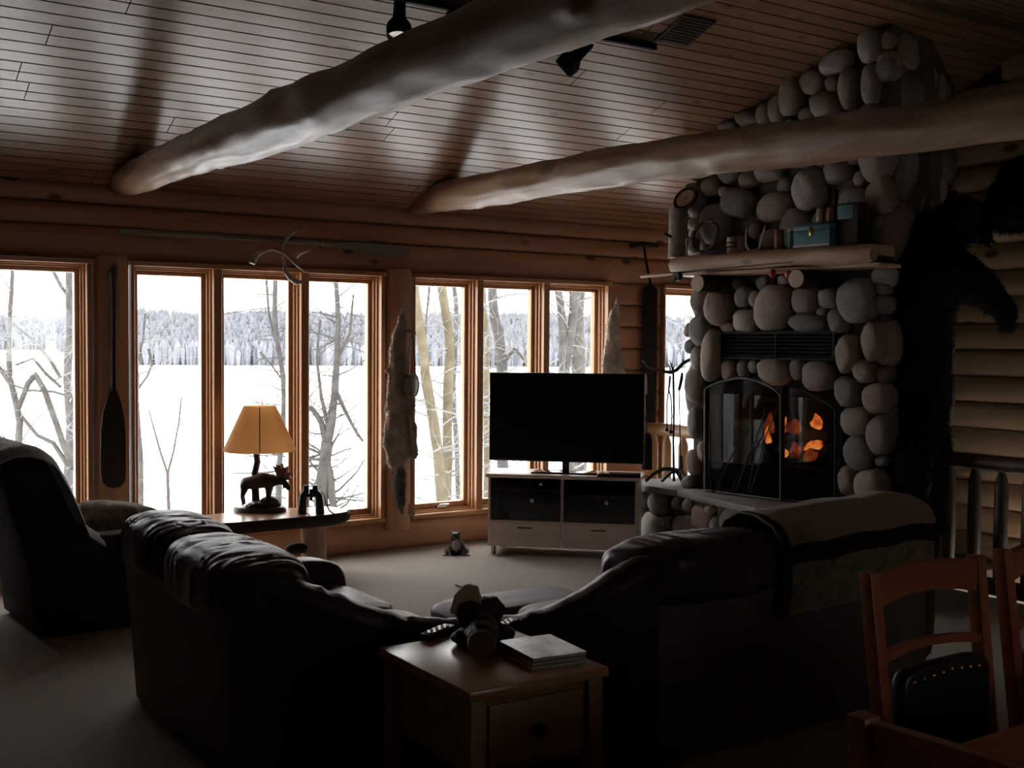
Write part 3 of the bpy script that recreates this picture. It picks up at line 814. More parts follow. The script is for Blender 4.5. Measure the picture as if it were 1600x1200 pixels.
gr.bar(fp(.62, -.12, .795), fp(1.34, -.12, .795), .02, .02); gr.bar(fp(.62, -.45, .795), fp(1.34, -.45, .795), .02, .02); gr.box(0, 0, 0, 0, 0, 0)
build(gr, 'grate', M_IRON, fire, world=True, smooth=False)
def fpx(u, v, out): s, z = fuv(u, v, out); return fp(s, out, z)
for k, (u, v, ru, rv, out, m) in enumerate(((1275, 659, 9, 11, -.2, M_FLAME), (1270, 695, 14, 5, -.16, M_FLAME), (1200, 682, 5, 13, -.16, M_FLAME), (1203, 664, 7, 17, -.2, M_EMBER),
                                             (1226, 666, 4, 13, -.16, M_FLAME), (1240, 667, 12, 11, -.2, M_EMBER), (1226, 708, 5, 6, -.14, M_FLAME), (1243, 705, 11, 12, -.17, M_EMBER), (1268, 712, 13, 10, -.17, M_EMBER))):
    c = fpx(u, v, out); sc_ = depth(c) / FPX
    pts = []
    for j in range(7):
        t = j / 6
        pts.append((c + V((0, 0, (t - .4) * 2 * rv * sc_)) + FT * (.012 * math.sin(t * 4 + k)), max(.002, ru * sc_ * 1.25 * math.sin(math.pi * min(1, t * .75 + .22)) * (1 - t * .45))))
    build(MB().tube([p for p, _ in pts], [r for _, r in pts], 10, wob=.5, seed=k), 'flame' if m is M_FLAME else 'ember', m, fire, world=True)
fl = bpy.data.lights.new('fire_glow', 'POINT'); fl.energy = 1.2; fl.color = (1, .35, .1); fl.shadow_soft_size = .08
flo = link(bpy.data.objects.new('fire_glow', fl)); flo.location = fp(1.0, -.14, 1.0)

# log mantel
ms0, ms1, mo, mz = .05, 1.82, .30, 2.392
mant = MB()
n = 26; P = []; Rr = []
for k in range(n):
    t = k / (n - 1); P.append(fp(ms0 + (ms1 - ms0) * t, mo - .065 + .006 * math.sin(t * 9), mz - .063 - .004 * math.cos(t * 6))); Rr.append(.066 * (.86 if k in (0, n - 1) else 1) + .004 * math.sin(t * 17))
mant.tube(P, Rr, 18, wob=.15, seed=3)
mantel = build(mant, 'mantel_log', M_MANTEL, fire, world=True, angle=60)
b = MB(); face_box(b, ms0 + .01, ms1 - .01, -.04, mo - .06, mz - .075, mz - .002); build(b, 'shelf_board', M_MANTEL, mantel, world=True, bevel=.006)
b = MB(); face_box(b, ms0 + .06, ms1 + .04, -.04, mo - .06, 2.238, 2.262); build(b, 'under_board', M_MANTEL, mantel, world=True, bevel=.004)
for s in (.37, 1.264):
    c = MB().tube([fp(s, -.04, 2.172), fp(s, .15, 2.172), fp(s, .322, 2.172)], [.072, .070, .066], 18, wob=.08, seed=s)
    cb = build(c, 'corbel', M_BARK, mantel, world=True)
    build(MB().tube([fp(s, .3221, 2.172), fp(s, .327, 2.172)], [.064, .062], 18), 'cut_end', M_CUT, cb, world=True)

# ------------------------------------------------------------------ things on the mantel
def on_mantel(u, out): s, _ = fuv(u, 392, out); return fp(s, out, mz)
def px_h(p, n): return n * depth(p) / FPX
p = on_mantel(1059, .17)
t = thing('birch_log', 'upright pale birch log at the end of the log mantel', 'log', p)
build(MB().tube([(0, 0, 0), (.004, 0, .2), (0, 0, px_h(p, 76))], [.078, .074, .074], 16, wob=.08), 'trunk', M_BIRCH, t)
build(MB().tube([(-.07, .0, .16), (-.12, .01, .185), (-.15, .0, .175)], [.012, .01, .006], 6), 'branch_stub', M_BARK, t)
top = p + V((0, 0, px_h(p, 76)))
rt = Matrix.Translation(top + V((.03, -.02, .085))) @ Matrix.Rotation(math.radians(38), 4, CF) @ Matrix(((CR.x, FN.x, CU.x, 0), (CR.y, FN.y, CU.y, 0), (CR.z, FN.z, CU.z, 0), (0, 0, 0, 1))).to_3x3().to_4x4()
rt = Matrix.Translation(top + V((.05, -.03, .082))) @ Matrix.Rotation(math.radians(40), 4, CF) @ Matrix.Rotation(YAW * -1 - .9, 4, 'Z') @ Matrix.Rotation(math.radians(90), 4, 'X')
t = thing('round_plate', 'round pale plate with dark rim leaning on top of birch log', 'plate', top)
rim = MB().lathe([(.082, -.012), (.105, -.014), (.11, 0), (.105, .014), (.082, .012), (.08, 0), (.082, -.012)], 28, rt, cap=False); build(rim, 'rim', M_WICK, t, world=True)
build(MB().lathe([(0, -.004), (.083, -.006), (.083, .006), (0, .004)], 28, rt), 'face', M_CUT, t, world=True)
build(MB().lathe([(0, -.012), (.006, -.01), (.006, .01), (0, .012)], 8, rt), 'centre_pin', M_IRON, t, world=True)
p = on_mantel(1073, .24)
o = build(MB().lathe([(.02, 0), (.022, .006), (.007, .015), (.007, .08), (.011, .09), (.011, .145), (0, .147)], 12, Matrix.Translation(p)), 'candle', M_BIRCH); tag(o, 'thin pale taper candle between birch log and twig ring', 'candle')
p = on_mantel(1104, .14); rr_ = px_h(p, 29)
c = p + V((0, 0, rr_ + .012))
RR = random.Random(3)
t = thing('twig_wreath', 'round ring of wound twigs propped on the mantel', 'wreath', p)
for k in range(5):
    pts = []
    for j in range(29):
        a = 2 * math.pi * j / 28
        w = .012 * math.sin(a * 7 + k * 1.3); r = rr_ * (.90 + .02 * k - .02) + w * .6 - .012
        pts.append(c + FT * (r * math.cos(a)) + V((0, 0, r * math.sin(a))) + FN * (.012 * math.cos(a * 7 + k * 1.3) - .03 * math.sin(a) + .02))
    build(MB().tube(pts, .007, 6, cap=False), 'twig', M_ROPE, t, world=True)
p = on_mantel(1143, .17)
t = thing('banded_jar', 'small pale wooden jar with dark bands on mantel', 'jar', p)
build(MB().lathe([(.036, 0), (.038, .004), (.038, .12), (.030, .128), (0, .128)], 20), 'body', M_CUT, t)
for z in (.045, .075): build(MB().lathe([(.0385, z), (.0395, z + .003), (.0395, z + .013), (.0385, z + .016)], 20, cap=False), 'band', M_STRAP, t)
p = on_mantel(1180, .16)
pts = [p + FT * a + V((0, 0, h)) + FN * .01 for a, h in ((-.075, .185), (-.08, .11), (-.07, .045), (-.045, .018), (0, .012), (.035, .02), (.055, .06), (.075, .13), (.10, .20))]
o = build(MB().tube(pts, [.006, .008, .010, .011, .012, .012, .010, .008, .004], 8), 'forked_antler', M_ANTLER); tag(o, 'pale curved antler piece standing as a U on the mantel', 'antler')
p = on_mantel(1217, .18)
o = build(MB().lathe([(.034, 0), (.036, .004), (.036, .148), (.034, .152), (.030, .150), (.030, .14), (0, .14)], 18, Matrix.Translation(p)), 'tin_can', M_CANR); tag(o, 'rusty red tin can standing alone on mantel', 'can')
p = on_mantel(1236, .19)
t = thing('tin_can', 'slim can with a tan lid beside the teal box', 'can', p)
build(MB().lathe([(.025, 0), (.026, .003), (.026, .135), (0, .137)], 16), 'body', M_TEAL, t)
build(MB().lathe([(.0275, .132), (.0275, .148), (.024, .151), (0, .151)], 16), 'lid', M_CUT, t)
# teal tin box with two cans and a bottle on it
p = on_mantel(1278, .14)
yaw_f = math.atan2(FT.y, FT.x)
t = thing('tin_box', 'teal painted tackle box with brass latch on the mantel', 'box', p, yaw_f)
build(MB().box(-.15, .15, -.085, .085, 0, .125), 'body', M_TEAL, t, bevel=.008)
lid = build(MB().prism([(-.085, 0), (.085, 0), (.085, .03), (.06, .05), (-.06, .05), (-.085, .03)], -.155, .155, Matrix.Translation((0, 0, .127)) @ Matrix(((0, 0, 1, 0), (1, 0, 0, 0), (0, 1, 0, 0), (0, 0, 0, 1)))), 'lid', M_TEAL, t, bevel=.006)
build(MB().box(-.012, .012, -.094, -.084, .085, .145), 'latch', M_BRASS, t, bevel=.003)
build(MB().box(-.15, .15, -.089, -.084, .012, .022), 'lower_trim', M_STEEL, t)
tb = p.z + .178
for u, m, lab in ((1281, M_CAN, 'silver can on top of the teal tackle box'), (1297, M_CANR, 'red and tan can on top of the teal tackle box')):
    q = on_mantel(u, .15); q.z = tb
    o = build(MB().lathe([(.027, 0), (.029, .004), (.029, .095), (.027, .099), (0, .097)], 16, Matrix.Translation(q)), 'tin_can', m); tag(o, lab, 'can')
q = on_mantel(1306, .06); q.z = mz
t = thing('bottle', 'dark brown bottle rising behind the teal tackle box', 'bottle', q)
build(MB().lathe([(.03, 0), (.033, .01), (.033, .24), (.028, .28), (.014, .32), (.012, .40), (.014, .402), (.014, .41), (0, .41)], 16), 'body', M_DGLASS, t)
q = on_mantel(1330, .10)
t = thing('tin_box', 'tall dark tin box with teal front beside the chimney edge', 'box', q, yaw_f)
build(MB().box(-.085, .085, -.06, .06, 0, .30), 'body', M_WICK, t, bevel=.008)
build(MB().box(-.07, .05, -.066, -.058, .19, .285), 'panel', M_TEAL, t, bevel=.003)
# fishing rod slung under the mantel with two floats
r0 = fpx(1001, 432, .36); r1 = fpx(1084, 424, .36)
dr = (r1 - r0).normalized()
t = thing('fishing_rod', 'old fishing rod with reel lying across the corbels under mantel', 'fishing rod', r0)
build(MB().tube([r0, r0 + dr * .02, r0 + dr * .24, r0 + dr * .36], [.010, .015, .016, .012], 10), 'handle', M_MANTEL, t, world=True)
build(MB().tube([r0 + dr * .36, r0 + dr * .8, r0 + dr * 1.45], [.009, .006, .003], 8), 'rod', M_STRAP, t, world=True)
rc = r0 + dr * .39 + V((0, 0, -.03))
build(MB().tube([rc - FN * .02, rc + FN * .03], [.034, .034], 16), 'reel', M_IRONG, t, world=True)
build(MB().tube([rc + FN * .03, rc + FN * .04 + V((0, 0, -.035)), rc + FN * .05 + V((0, 0, -.038))], [.005, .005, .008], 6), 'crank', M_IRON, t, world=True)
for u, v, lab in ((1207, 427, 'red fishing float hanging under the mantel midway'), (1232, 428, 'red fishing float tucked against the corbel end')):
    c = fpx(u, v, .27); rr_ = px_h(c, 6)
    t = thing('fishing_float', lab, 'float', c)
    build(MB().ell(c, (rr_, rr_, rr_ * 1.1), 14, 10), 'ball', M_RED, t, world=True)
    build(MB().tube([c + V((0, 0, rr_)), V((c.x, c.y, 2.24))], .003, 5), 'string', M_STRAP, t, world=True)

# ------------------------------------------------------------------ fireplace tools on a branch stand
pb = atZ(1053, 757, HZ); zc_t = depth(pb)
def T(u, v, dz=0.0): return atD(u, v, zc_t + dz)
t = thing('branch_tool_stand', 'dark forked branch stand with curved twig feet on hearth', 'stand', pb)
build(MB().tube([T(1053, 752), T(1052, 690), T(1053, 640), T(1052, 582)], [.012, .010, .009, .010], 8, wob=.2), 'pole', M_WICK, t, world=True)
arm = build(MB().tube([T(1004, 562), T(1012, 573), T(1030, 579), T(1048, 582), T(1058, 578), T(1068, 567), T(1082, 560)], [.006, .010, .012, .015, .016, .014, .013], 8, wob=.2), 'crossbar', M_WICK, t, world=True)
for q in ([(1048, 580), (1046, 572), (1040, 566)], [(1051, 580), (1049, 570), (1046, 563)], [(1053, 580), (1052, 576), (1054, 570)], [(1069, 566), (1067, 562), (1065, 562)]):
    build(MB().tube([T(*x) for x in q], [.008, .006, .002], 6), 'twig', M_WICK, arm, world=True)
for q, dz in (([(1053, 733), (1035, 733), (1020, 741), (1009, 752)], -.10), ([(1053, 733), (1064, 735), (1073, 748), (1075, 760)], -.16), ([(1053, 735), (1044, 741), (1034, 752)], .06), ([(1053, 733), (1060, 740), (1066, 752)], .10)):
    P = [T(x[0], x[1], dz * j / (len(q) - 1)) for j, x in enumerate(q)]; P[-1].z = max(P[-1].z, HZ + .012) if P[-1].z < HZ + .012 else P[-1].z
    build(MB().tube(P, [.016, .016, .014, .013][:len(q)], 8, wob=.25), 'foot', M_WICK, t, world=True)
t = thing('fire_shovel', 'black hearth shovel hanging nearest the television', 'shovel', T(1010, 735))
build(MB().tube([T(1009, 584), T(1008, 592), T(1009, 616)], [.010, .016, .015], 8), 'handle', M_CUT, t, world=True)
build(MB().tube([T(1009, 616), T(1010, 680)], .006, 6), 'shaft', M_IRON, t, world=True)
build(MB().grid(lambda a, c: T(1003 + 3 * (1 - min(1, c * 5)) + (16 - 6 * (1 - min(1, c * 5))) * a, 677 + 57 * c, -.02 * math.sin(a * math.pi)), 7, 9), 'blade', M_IRON, t, world=True)
t = thing('fire_tongs', 'dark iron fire tongs with ball tips hanging on branch stand', 'tongs', T(1044, 675))
build(MB().tube([T(1047, 587), T(1046, 600), T(1045, 608)], [.010, .010, .008], 6), 'grip', M_WICK, t, world=True)
for q in ([(1045, 608), (1042, 630), (1042, 672)], [(1045, 608), (1049, 625), (1050, 650), (1048, 675)]):
    build(MB().tube([T(*x) for x in q], .006, 6), 'arm', M_IRON, t, world=True); build(MB().ell(T(*q[-1]), .016, 8, 6), 'tip', M_IRON, t, world=True)
t = thing('fire_poker', 'thin hearth brush with a bark handle hanging beside the stones', 'brush', T(1064, 740))
build(MB().tube([T(1066, 582), T(1065, 592), T(1061, 610)], [.010, .014, .012], 7, wob=.3), 'handle', M_BARK, t, world=True)
build(MB().tube([T(1061, 610), T(1062, 650), T(1063, 712)], .005, 6), 'shaft', M_IRON, t, world=True)
build(MB().tube([T(1063, 712), T(1064, 722), T(1064, 742)], [.012, .016, .022], 8), 'bristles', M_STRAP, t, world=True)

# ------------------------------------------------------------------ log railings round the stair
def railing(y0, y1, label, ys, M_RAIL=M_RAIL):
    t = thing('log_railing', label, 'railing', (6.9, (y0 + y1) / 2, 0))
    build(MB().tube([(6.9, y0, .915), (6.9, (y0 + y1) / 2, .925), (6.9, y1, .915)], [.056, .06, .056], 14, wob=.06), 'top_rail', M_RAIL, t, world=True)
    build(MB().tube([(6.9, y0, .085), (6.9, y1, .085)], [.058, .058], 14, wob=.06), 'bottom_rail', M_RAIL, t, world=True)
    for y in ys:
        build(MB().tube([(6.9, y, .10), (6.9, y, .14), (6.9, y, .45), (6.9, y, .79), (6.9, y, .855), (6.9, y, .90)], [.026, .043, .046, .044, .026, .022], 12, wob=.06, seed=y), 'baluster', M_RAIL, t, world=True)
railing(7.22, 8.31, 'log railing between the chimney and the window wall', [8.10, 7.91, 7.69, 7.46])
railing(1.25, 4.98, 'long log railing guarding the stair beside the log wall', [4.93 - .2 * k for k in range(18)], M_RAIL_SHADED)

# ================================================================== FURNITURE
def spow(x, e): return math.copysign(abs(x) ** e, x)
def cushion(c, r, e1=.5, e2=.5, nu=56, nv=28, wr=0.0, wf=(4, 22, 4), seed=0.0, rot=None, sag=0.0):
    c = V(c); mb = MB()
    def fn(a, b_):
        th = 2 * math.pi * a; ph = -math.pi / 2 + math.pi * (b_ * .998 + .001)
        d = V((spow(math.cos(ph), e1) * spow(math.cos(th), e2), spow(math.cos(ph), e1) * spow(math.sin(th), e2), spow(math.sin(ph), e1)))
        p = V((d.x * r[0], d.y * r[1], d.z * r[2]))
        if wr:
            q = V((p.x * wf[0], p.y * wf[1], p.z * wf[2])) + V((seed, seed * .7, 0))
            k = 1 - abs(noise.noise(q)) * 2
            edge = max(abs(p.x) / r[0], abs(p.y) / r[1]) ** 2
            p += d.normalized() * wr * (k * (.35 + .65 * edge) - .3)
        if sag: p.z -= sag * (p.x / r[0]) ** 2
        if rot: p = rot @ p
        return p + c
    mb.grid(fn, nu, nv, cu=True)
    mb.f += [tuple(i * nv for i in range(nu)), tuple(i * nv + nv - 1 for i in range(nu - 1, -1, -1))]
    return mb

sofa = thing('sectional_sofa', 'dark brown leather sectional sofa with gathered back cushions', 'sofa', (2.3, 3.9, 0))
# left run: back faces the camera side, seats face the railing
b = MB()
prf = [(1.445, .02), (1.425, .30), (1.40, .60), (1.385, .78), (1.43, .81), (1.52, .80), (1.60, .50), (1.66, .02)]
ys = [3.98, 4.02, 4.4, 4.8, 5.2, 5.42, 5.46]
vs = [(x + (.02 if i in (0, len(ys) - 1) else 0), y, z) for i, y in enumerate(ys) for x, z in prf]
n = len(prf)
fs = [(i * n + j, i * n + (j + 1) % n, (i + 1) * n + (j + 1) % n, (i + 1) * n + j) for i in range(len(ys) - 1) for j in range(n)] + [tuple(range(n - 1, -1, -1)), tuple((len(ys) - 1) * n + j for j in range(n))]
build(b.add(vs, fs), 'back_panel', M_LEATHB, sofa, world=True, angle=50)
for yc, hy, zt, sd in ((5.10, .40, .905, 1.0), (4.36, .46, .895, 4.0)):
    build(cushion((1.545, yc, zt - .125), (.195, hy, .135), .6, .62, wr=.016, wf=(4, 24, 4), seed=sd, sag=.01, nu=150, nv=70), 'back_cushion', M_LEATHER, sofa, world=True, angle=80)
for yc in (5.0, 4.38):
    build(cushion((2.08, yc, .40), (.40, .32, .09), .45, .35, wr=.008, seed=yc), 'seat_cushion', M_LEATHER, sofa, world=True, angle=80)
build(MB().box(1.66, 2.42, 3.98, 5.42, .04, .33), 'seat_base', M_LEATHB, sofa, world=True, bevel=.02)
build(cushion((2.02, 5.36, .36), (.46, .12, .25), .45, .5, wr=.008, seed=9), 'armrest', M_LEATHER, sofa, world=True, angle=80)
# corner wedge: a low curved back that dips towards its middle
wp = [(1.44, 4.04, .86), (1.54, 3.96, .845), (1.67, 3.90, .81), (1.80, 3.86, .75), (1.93, 3.84, .69), (2.06, 3.82, .648), (2.20, 3.79, .628), (2.34, 3.74, .622), (2.47, 3.67, .64), (2.58, 3.60, .68), (2.68, 3.54, .74), (2.78, 3.50, .805), (2.88, 3.48, .85), (2.96, 3.47, .865)]
def wedge(a, c):
    f_ = a * (len(wp) - 1); i = min(int(f_), len(wp) - 2); t = f_ - i
    p = V(wp[i]).lerp(V(wp[i + 1]), t)
    i2 = min(i + 1, len(wp) - 2); tg = (V(wp[i + 1]) - V(wp[i])).lerp(V(wp[i2 + 1]) - V(wp[i2]), t); tg.z = 0; tg.normalize()
    out = V((tg.y, -tg.x, 0)); zt = p.z
    sec = [(.02, .02), (.05, .25), (.06, zt - .12), (.075, zt - .06), (.055, zt - .012), (0, zt), (-.06, zt - .01), (-.11, zt - .06), (-.13, zt - .14), (-.16, .42), (-.2, .30)]
    g = c * (len(sec) - 1); j = min(int(g), len(sec) - 2); s_ = g - j
    o_ = sec[j][0] + (sec[j + 1][0] - sec[j][0]) * s_; z_ = sec[j][1] + (sec[j + 1][1] - sec[j][1]) * s_
    w = .010 * (1 - abs(noise.noise(V((a * 34, c * 3, 2.0)))) * 2) * max(0, 1 - abs(c - .52) * 3)
    return V((p.x, p.y, 0)) + out * (o_ + w) + V((0, 0, z_ + w))
build(MB().grid(wedge, 90, 34), 'corner_back', M_LEATHER, sofa, world=True, angle=80)
build(MB().prism([(1.7, 3.97), (2.1, 3.90), (2.5, 3.74), (2.8, 3.56), (2.85, 4.3), (2.44, 4.42), (2.42, 4.02)], .04, .43), 'corner_seat', M_LEATHER, sofa, world=True, bevel=.04, seg=3)
# right run: its back towards the dining table
b = MB()
prf = [(3.445, .02), (3.45, .35), (3.455, .62), (3.47, .80), (3.52, .83), (3.58, .81), (3.62, .5), (3.64, .02)]
xs = [2.86, 2.90, 3.3, 3.8, 4.3, 4.66, 4.70]
vs = [(x, y + (.02 if i in (0, len(xs) - 1) else 0), z) for i, x in enumerate(xs) for y, z in prf]
fs = [(i * n + j, i * n + (j + 1) % n, (i + 1) * n + (j + 1) % n, (i + 1) * n + j) for i in range(len(xs) - 1) for j in range(n)] + [tuple(range(n - 1, -1, -1)), tuple((len(xs) - 1) * n + j for j in range(n))]
build(b.add(vs, fs), 'back_panel', M_LEATHB, sofa, world=True, angle=50)
for xc, hx, zt, sd in ((3.30, .45, .905, 2.0), (4.20, .48, .935, 6.0)):
    build(cushion((xc, 3.58, zt - .14), (hx, .185, .14), .6, .62, wr=.014, wf=(24, 4, 4), seed=sd, nu=150, nv=70), 'back_cushion', M_LEATHER, sofa, world=True, angle=80)
for xc in (3.3, 4.12): build(cushion((xc, 4.05, .40), (.42, .40, .09), .45, .35, wr=.008, seed=xc), 'seat_cushion', M_LEATHER, sofa, world=True, angle=80)
build(MB().box(2.88, 4.62, 3.64, 4.40, .04, .33), 'seat_base', M_LEATHB, sofa, world=True, bevel=.02)
build(cushion((4.70, 3.98, .40), (.12, .52, .30), .45, .5, wr=.008, seed=12), 'armrest', M_LEATHER, sofa, world=True, angle=80)
build(cushion((3.02, 4.56, .39), (.40, .20, .085), .45, .4, wr=.006, seed=3), 'footrest', M_LEATHER, sofa, world=True, angle=80)
build(MB().box(2.7, 3.34, 4.30, 4.62, .10, .32), 'footrest_frame', M_IRON, sofa, world=True, bevel=.01)

# fleece throw over the right run
def throw_fn(a, c):
    x = 3.62 + 1.06 * a
    zt = .962 + .04 * a - .03 * max(0, (a - .85) / .15)
    # section: front of cushion -> over the top -> down the back
    sec = [(3.86, zt - .30), (3.83, zt - .16), (3.76, zt - .05), (3.66, zt), (3.54, zt + .002), (3.44, zt - .035), (3.395, zt - .10), (3.388, zt - .18), (3.392, zt - .30), (3.40, zt - .42)]
    g = c * (len(sec) - 1); j = min(int(g), len(sec) - 2); s_ = g - j
    y = sec[j][0] + (sec[j + 1][0] - sec[j][0]) * s_; z = sec[j][1] + (sec[j + 1][1] - sec[j][1]) * s_
    w = .014 * noise.noise(V((x * 5, c * 5, 1.0)))
    return V((x + .015 * math.sin(c * 9 + a * 3), y - abs(w), z + w))
t = thing('throw_blanket', 'tan fleece throw with dark border draped over sofa back', 'blanket', (4.15, 3.45, .5))
def sub(fn, a0, a1, c0, c1, off=0.0):
    def g(a, c):
        p = fn(a0 + (a1 - a0) * a, c0 + (c1 - c0) * c)
        return p + V((0, -off, off * .6))
    return g
def cloth(fn, nu, nv, th):
    mb = MB(); mb.grid(fn, nu, nv)
    n0 = len(mb.v); mb.v += [tuple(V(p) + V((0, th, -th))) for p in mb.v]
    mb.f += [tuple(i + n0 for i in reversed(q)) for q in mb.f]
    idx = lambda i, j: i * nv + j
    rim = [idx(i, 0) for i in range(nu)] + [idx(nu - 1, j) for j in range(1, nv)] + [idx(i, nv - 1) for i in range(nu - 2, -1, -1)] + [idx(0, j) for j in range(nv - 2, 0, -1)]
    mb.f += [(a, c, c + n0, a + n0) for a, c in zip(rim, rim[1:] + rim[:1])]
    return mb
build(cloth(throw_fn, 40, 40, .008), 'cloth', M_TAN, t, world=True, angle=80)
for ar in ((0, 1, .70, .80), (0, .035, 0, 1), (.965, 1, 0, 1)):
    build(cloth(sub(throw_fn, *ar, off=.004), 40 if ar[1] - ar[0] > .5 else 4, 30, .004), 'border', M_HEM, t, world=True, angle=80)
build(cloth(sub(throw_fn, .035, .965, .80, 1.0, off=.004), 40, 10, .004), 'patterned_hem', M_THROWB, t, world=True, angle=80)

# recliner with a throw over its back
rc_ = thing('recliner', 'dark tweed recliner leaning back beside the windows', 'armchair', (1.24, 6.80, 0), math.radians(4))
def bodyprism(prf, y0, y1, nm, m, bev=.03, seg=3):
    M_ = Matrix(((1, 0, 0, 0), (0, 0, 1, 0), (0, 1, 0, 0), (0, 0, 0, 1)))
    return build(MB().prism([(x, z) for x, z in prf], y0, y1, M_), nm, m, rc_, bevel=bev, seg=seg, angle=60)
bodyprism([(.02, .14), (-.01, .4), (-.07, .62), (-.145, .90), (-.16, .99), (-.12, 1.05), (-.05, 1.075), (.03, 1.06), (.10, 1.0), (.16, .88), (.22, .72), (.30, .52), (.34, .40), (.30, .14)], .02, .80, 'backrest', M_RECL, .05, 4)
bodyprism([(.04, .02), (.02, .16), (.06, .18), (.86, .18), (.88, .02)], .0, .82, 'skirt', M_RECL, .01, 1)
for y0, y1 in ((.0, .17), (.65, .82)):
    bodyprism([(.05, .12), (.05, .50), (.12, .56), (.60, .57), (.84, .55), (.88, .48), (.88, .12)], y0, y1, 'armrest', M_RECL, .05, 4)
build(cushion((.58, .41, .40), (.32, .24, .11), .4, .35), 'seat', M_RECL, rc_, angle=80)
for x in (.12, .80):
    for y in (.08, .74): build(MB().tube([(x, y, 0), (x, y, .06)], [.025, .03], 10), 'leg', M_DARKW, rc_)
tf = [(-.20, .86), (-.195, .98), (-.165, 1.065), (-.10, 1.10), (-.02, 1.105), (.06, 1.08), (.135, 1.01), (.20, .89), (.26, .75), (.31, .62), (.40, .555)]
def rthrow(a, c):
    y = -.03 + .86 * a + .01 * math.sin(c * 11)
    g = c * (len(tf) - 1); j = min(int(g), len(tf) - 2); s_ = g - j
    x = tf[j][0] + (tf[j + 1][0] - tf[j][0]) * s_; z = tf[j][1] + (tf[j + 1][1] - tf[j][1]) * s_
    w = .016 * noise.noise(V((y * 6, c * 6, 4.0))) - .05 * max(0, .04 - y) / .07
    return V((x, y, z + w + .01))
rt_ = thing('throw_blanket', 'grey blue throw hung over the recliner back', 'blanket', (1.24, 6.80, 0), math.radians(4))
cl = build(cloth(rthrow, 30, 40, .010), 'cloth', M_THROW, rt_, angle=80)
for k in range(46):
    a = .93 + .07 * (k % 2); c = .22 + .016 * k
    p = rthrow(1.0, min(c, 1)); q = p + V((.012 * math.sin(k), .02, .012 + .012 * math.sin(k * 2.3)))
    build(MB().tube([p, q], [.006, .002], 4), 'tassel', M_THROW, rt_)
pp = atD(170, 792, 7.05)
o = build(cushion(pp + V((.06, 0, -.10)), (.30, .15, .13), .85, .9, wr=.03, wf=(7, 7, 7), seed=8, rot=Matrix.Rotation(math.radians(11), 3, 'Y')), 'throw_pillow', M_THROWB, None, angle=80); tag(o, 'brown patterned pillow heaped on the recliner arm beyond', 'pillow')

# end table of varnished pine in the sofa corner
et = thing('end_table', 'square varnished pine end table with drawer in the sofa corner', 'table', (2.08, 3.29, 0))
build(MB().box(-.275, .275, -.315, .315, .585, .62), 'tabletop', M_TABLE, et, bevel=.010)
M_PINED = wood('end_table_pine', (.22, .11, .05, 1), (.31, .165, .075, 1), 'X', 12, .4, .2, knots=.5, rnd_obj=.05)
for x in (-.23, .23):
    for y in (-.27, .27): build(MB().box(x - .03, x + .03, y - .03, y + .03, 0, .584), 'leg', M_PINED, et, bevel=.006)
build(MB().box(-.20, .20, -.275, -.255, .33, .585).box(-.20, .20, .255, .275, .33, .585).box(-.235, -.215, -.24, .24, .33, .585).box(.215, .235, -.24, .24, .33, .585), 'apron', M_PINED, et, bevel=.003, seg=1)
dr_ = build(MB().box(-.185, .185, -.288, -.274, .355, .555), 'drawer', M_PINED, et, bevel=.006)
build(MB().lathe([(.008, 0), (.008, .012), (.018, .02), (.018, .028), (0, .032)], 14, Matrix.Translation((0, -.287, .455)) @ Matrix.Rotation(math.radians(90), 4, 'X')), 'knob', M_WICK, dr_)
build(MB().box(-.21, .21, -.25, .25, .13, .155), 'lower_shelf', M_PINED, et, bevel=.004)

# on the end table: dark ornament with a pale block, remotes, magazines
ez = .62
def ET(u, v): return atZ(u, v, ez)
p = ET(752, 1036)
og = thing('carved_ornament', 'dark rough carved ornament with a log-slice front and pale block top', 'ornament', p)
mb = MB()
ax = V((CF.x, CF.y, 0)).normalized(); rx_ = V((CR.x, CR.y, 0)).normalized()
c0 = p + ax * .10 + V((0, 0, .055))
mb.chain([(c0, .055), (c0 + ax * .12, .06)])
mb.chain([(c0 + ax * .10 + V((0, 0, .02)), .05), (c0 + ax * .18 - rx_ * .05 + V((0, 0, .05)), .055), (c0 + ax * .22 + rx_ * .03 + V((0, 0, .05)), .05)])
mb.ell(c0 + ax * .14 - rx_ * .07 - V((0, 0, .03)), (.05, .05, .03)); mb.ell(c0 + ax * .2 + rx_ * .07 - V((0, 0, .03)), (.05, .05, .03))
og_b = blob(mb, 'body', M_WICK, og, world=True, voxel=.010, it=2, disp=lambda p, n: .008 * noise.noise(p * 38))
build(MB().tube([p + ax * .022 + V((0, 0, .056)), p + ax * .05 + V((0, 0, .056))], [.047, .05], 20, wob=.08), 'log_slice', M_CUT, og, world=True)
MATS_cut2 = base('brown_log_slice', (.15, .09, .06, 1), .8, var=.3, vscale=20)
og.children[1].data.materials[0] = MATS_cut2
bc = c0 + ax * .19 - rx_ * .062 + V((0, 0, .088))
pb_ = MB()
hexp = [(-.062, -.035), (-.045, .03), (-.008, .068), (.038, .058), (.056, .0), (.05, -.035), (-.012, -.055)]
front = [bc + rx_ * x + V((0, 0, z)) - ax * .03 for x, z in hexp]; back = [bc + rx_ * (x * .8 + .01) + V((0, 0, z * .85)) + ax * .045 for x, z in hexp]
nn_ = len(hexp)
pb_.add(front + back, [tuple(range(nn_ - 1, -1, -1)), tuple(range(nn_, 2 * nn_))] + [(i, (i + 1) % nn_, nn_ + (i + 1) % nn_, nn_ + i) for i in range(nn_)])
build(pb_, 'pale_block', M_PALE, og, world=True, bevel=.006)
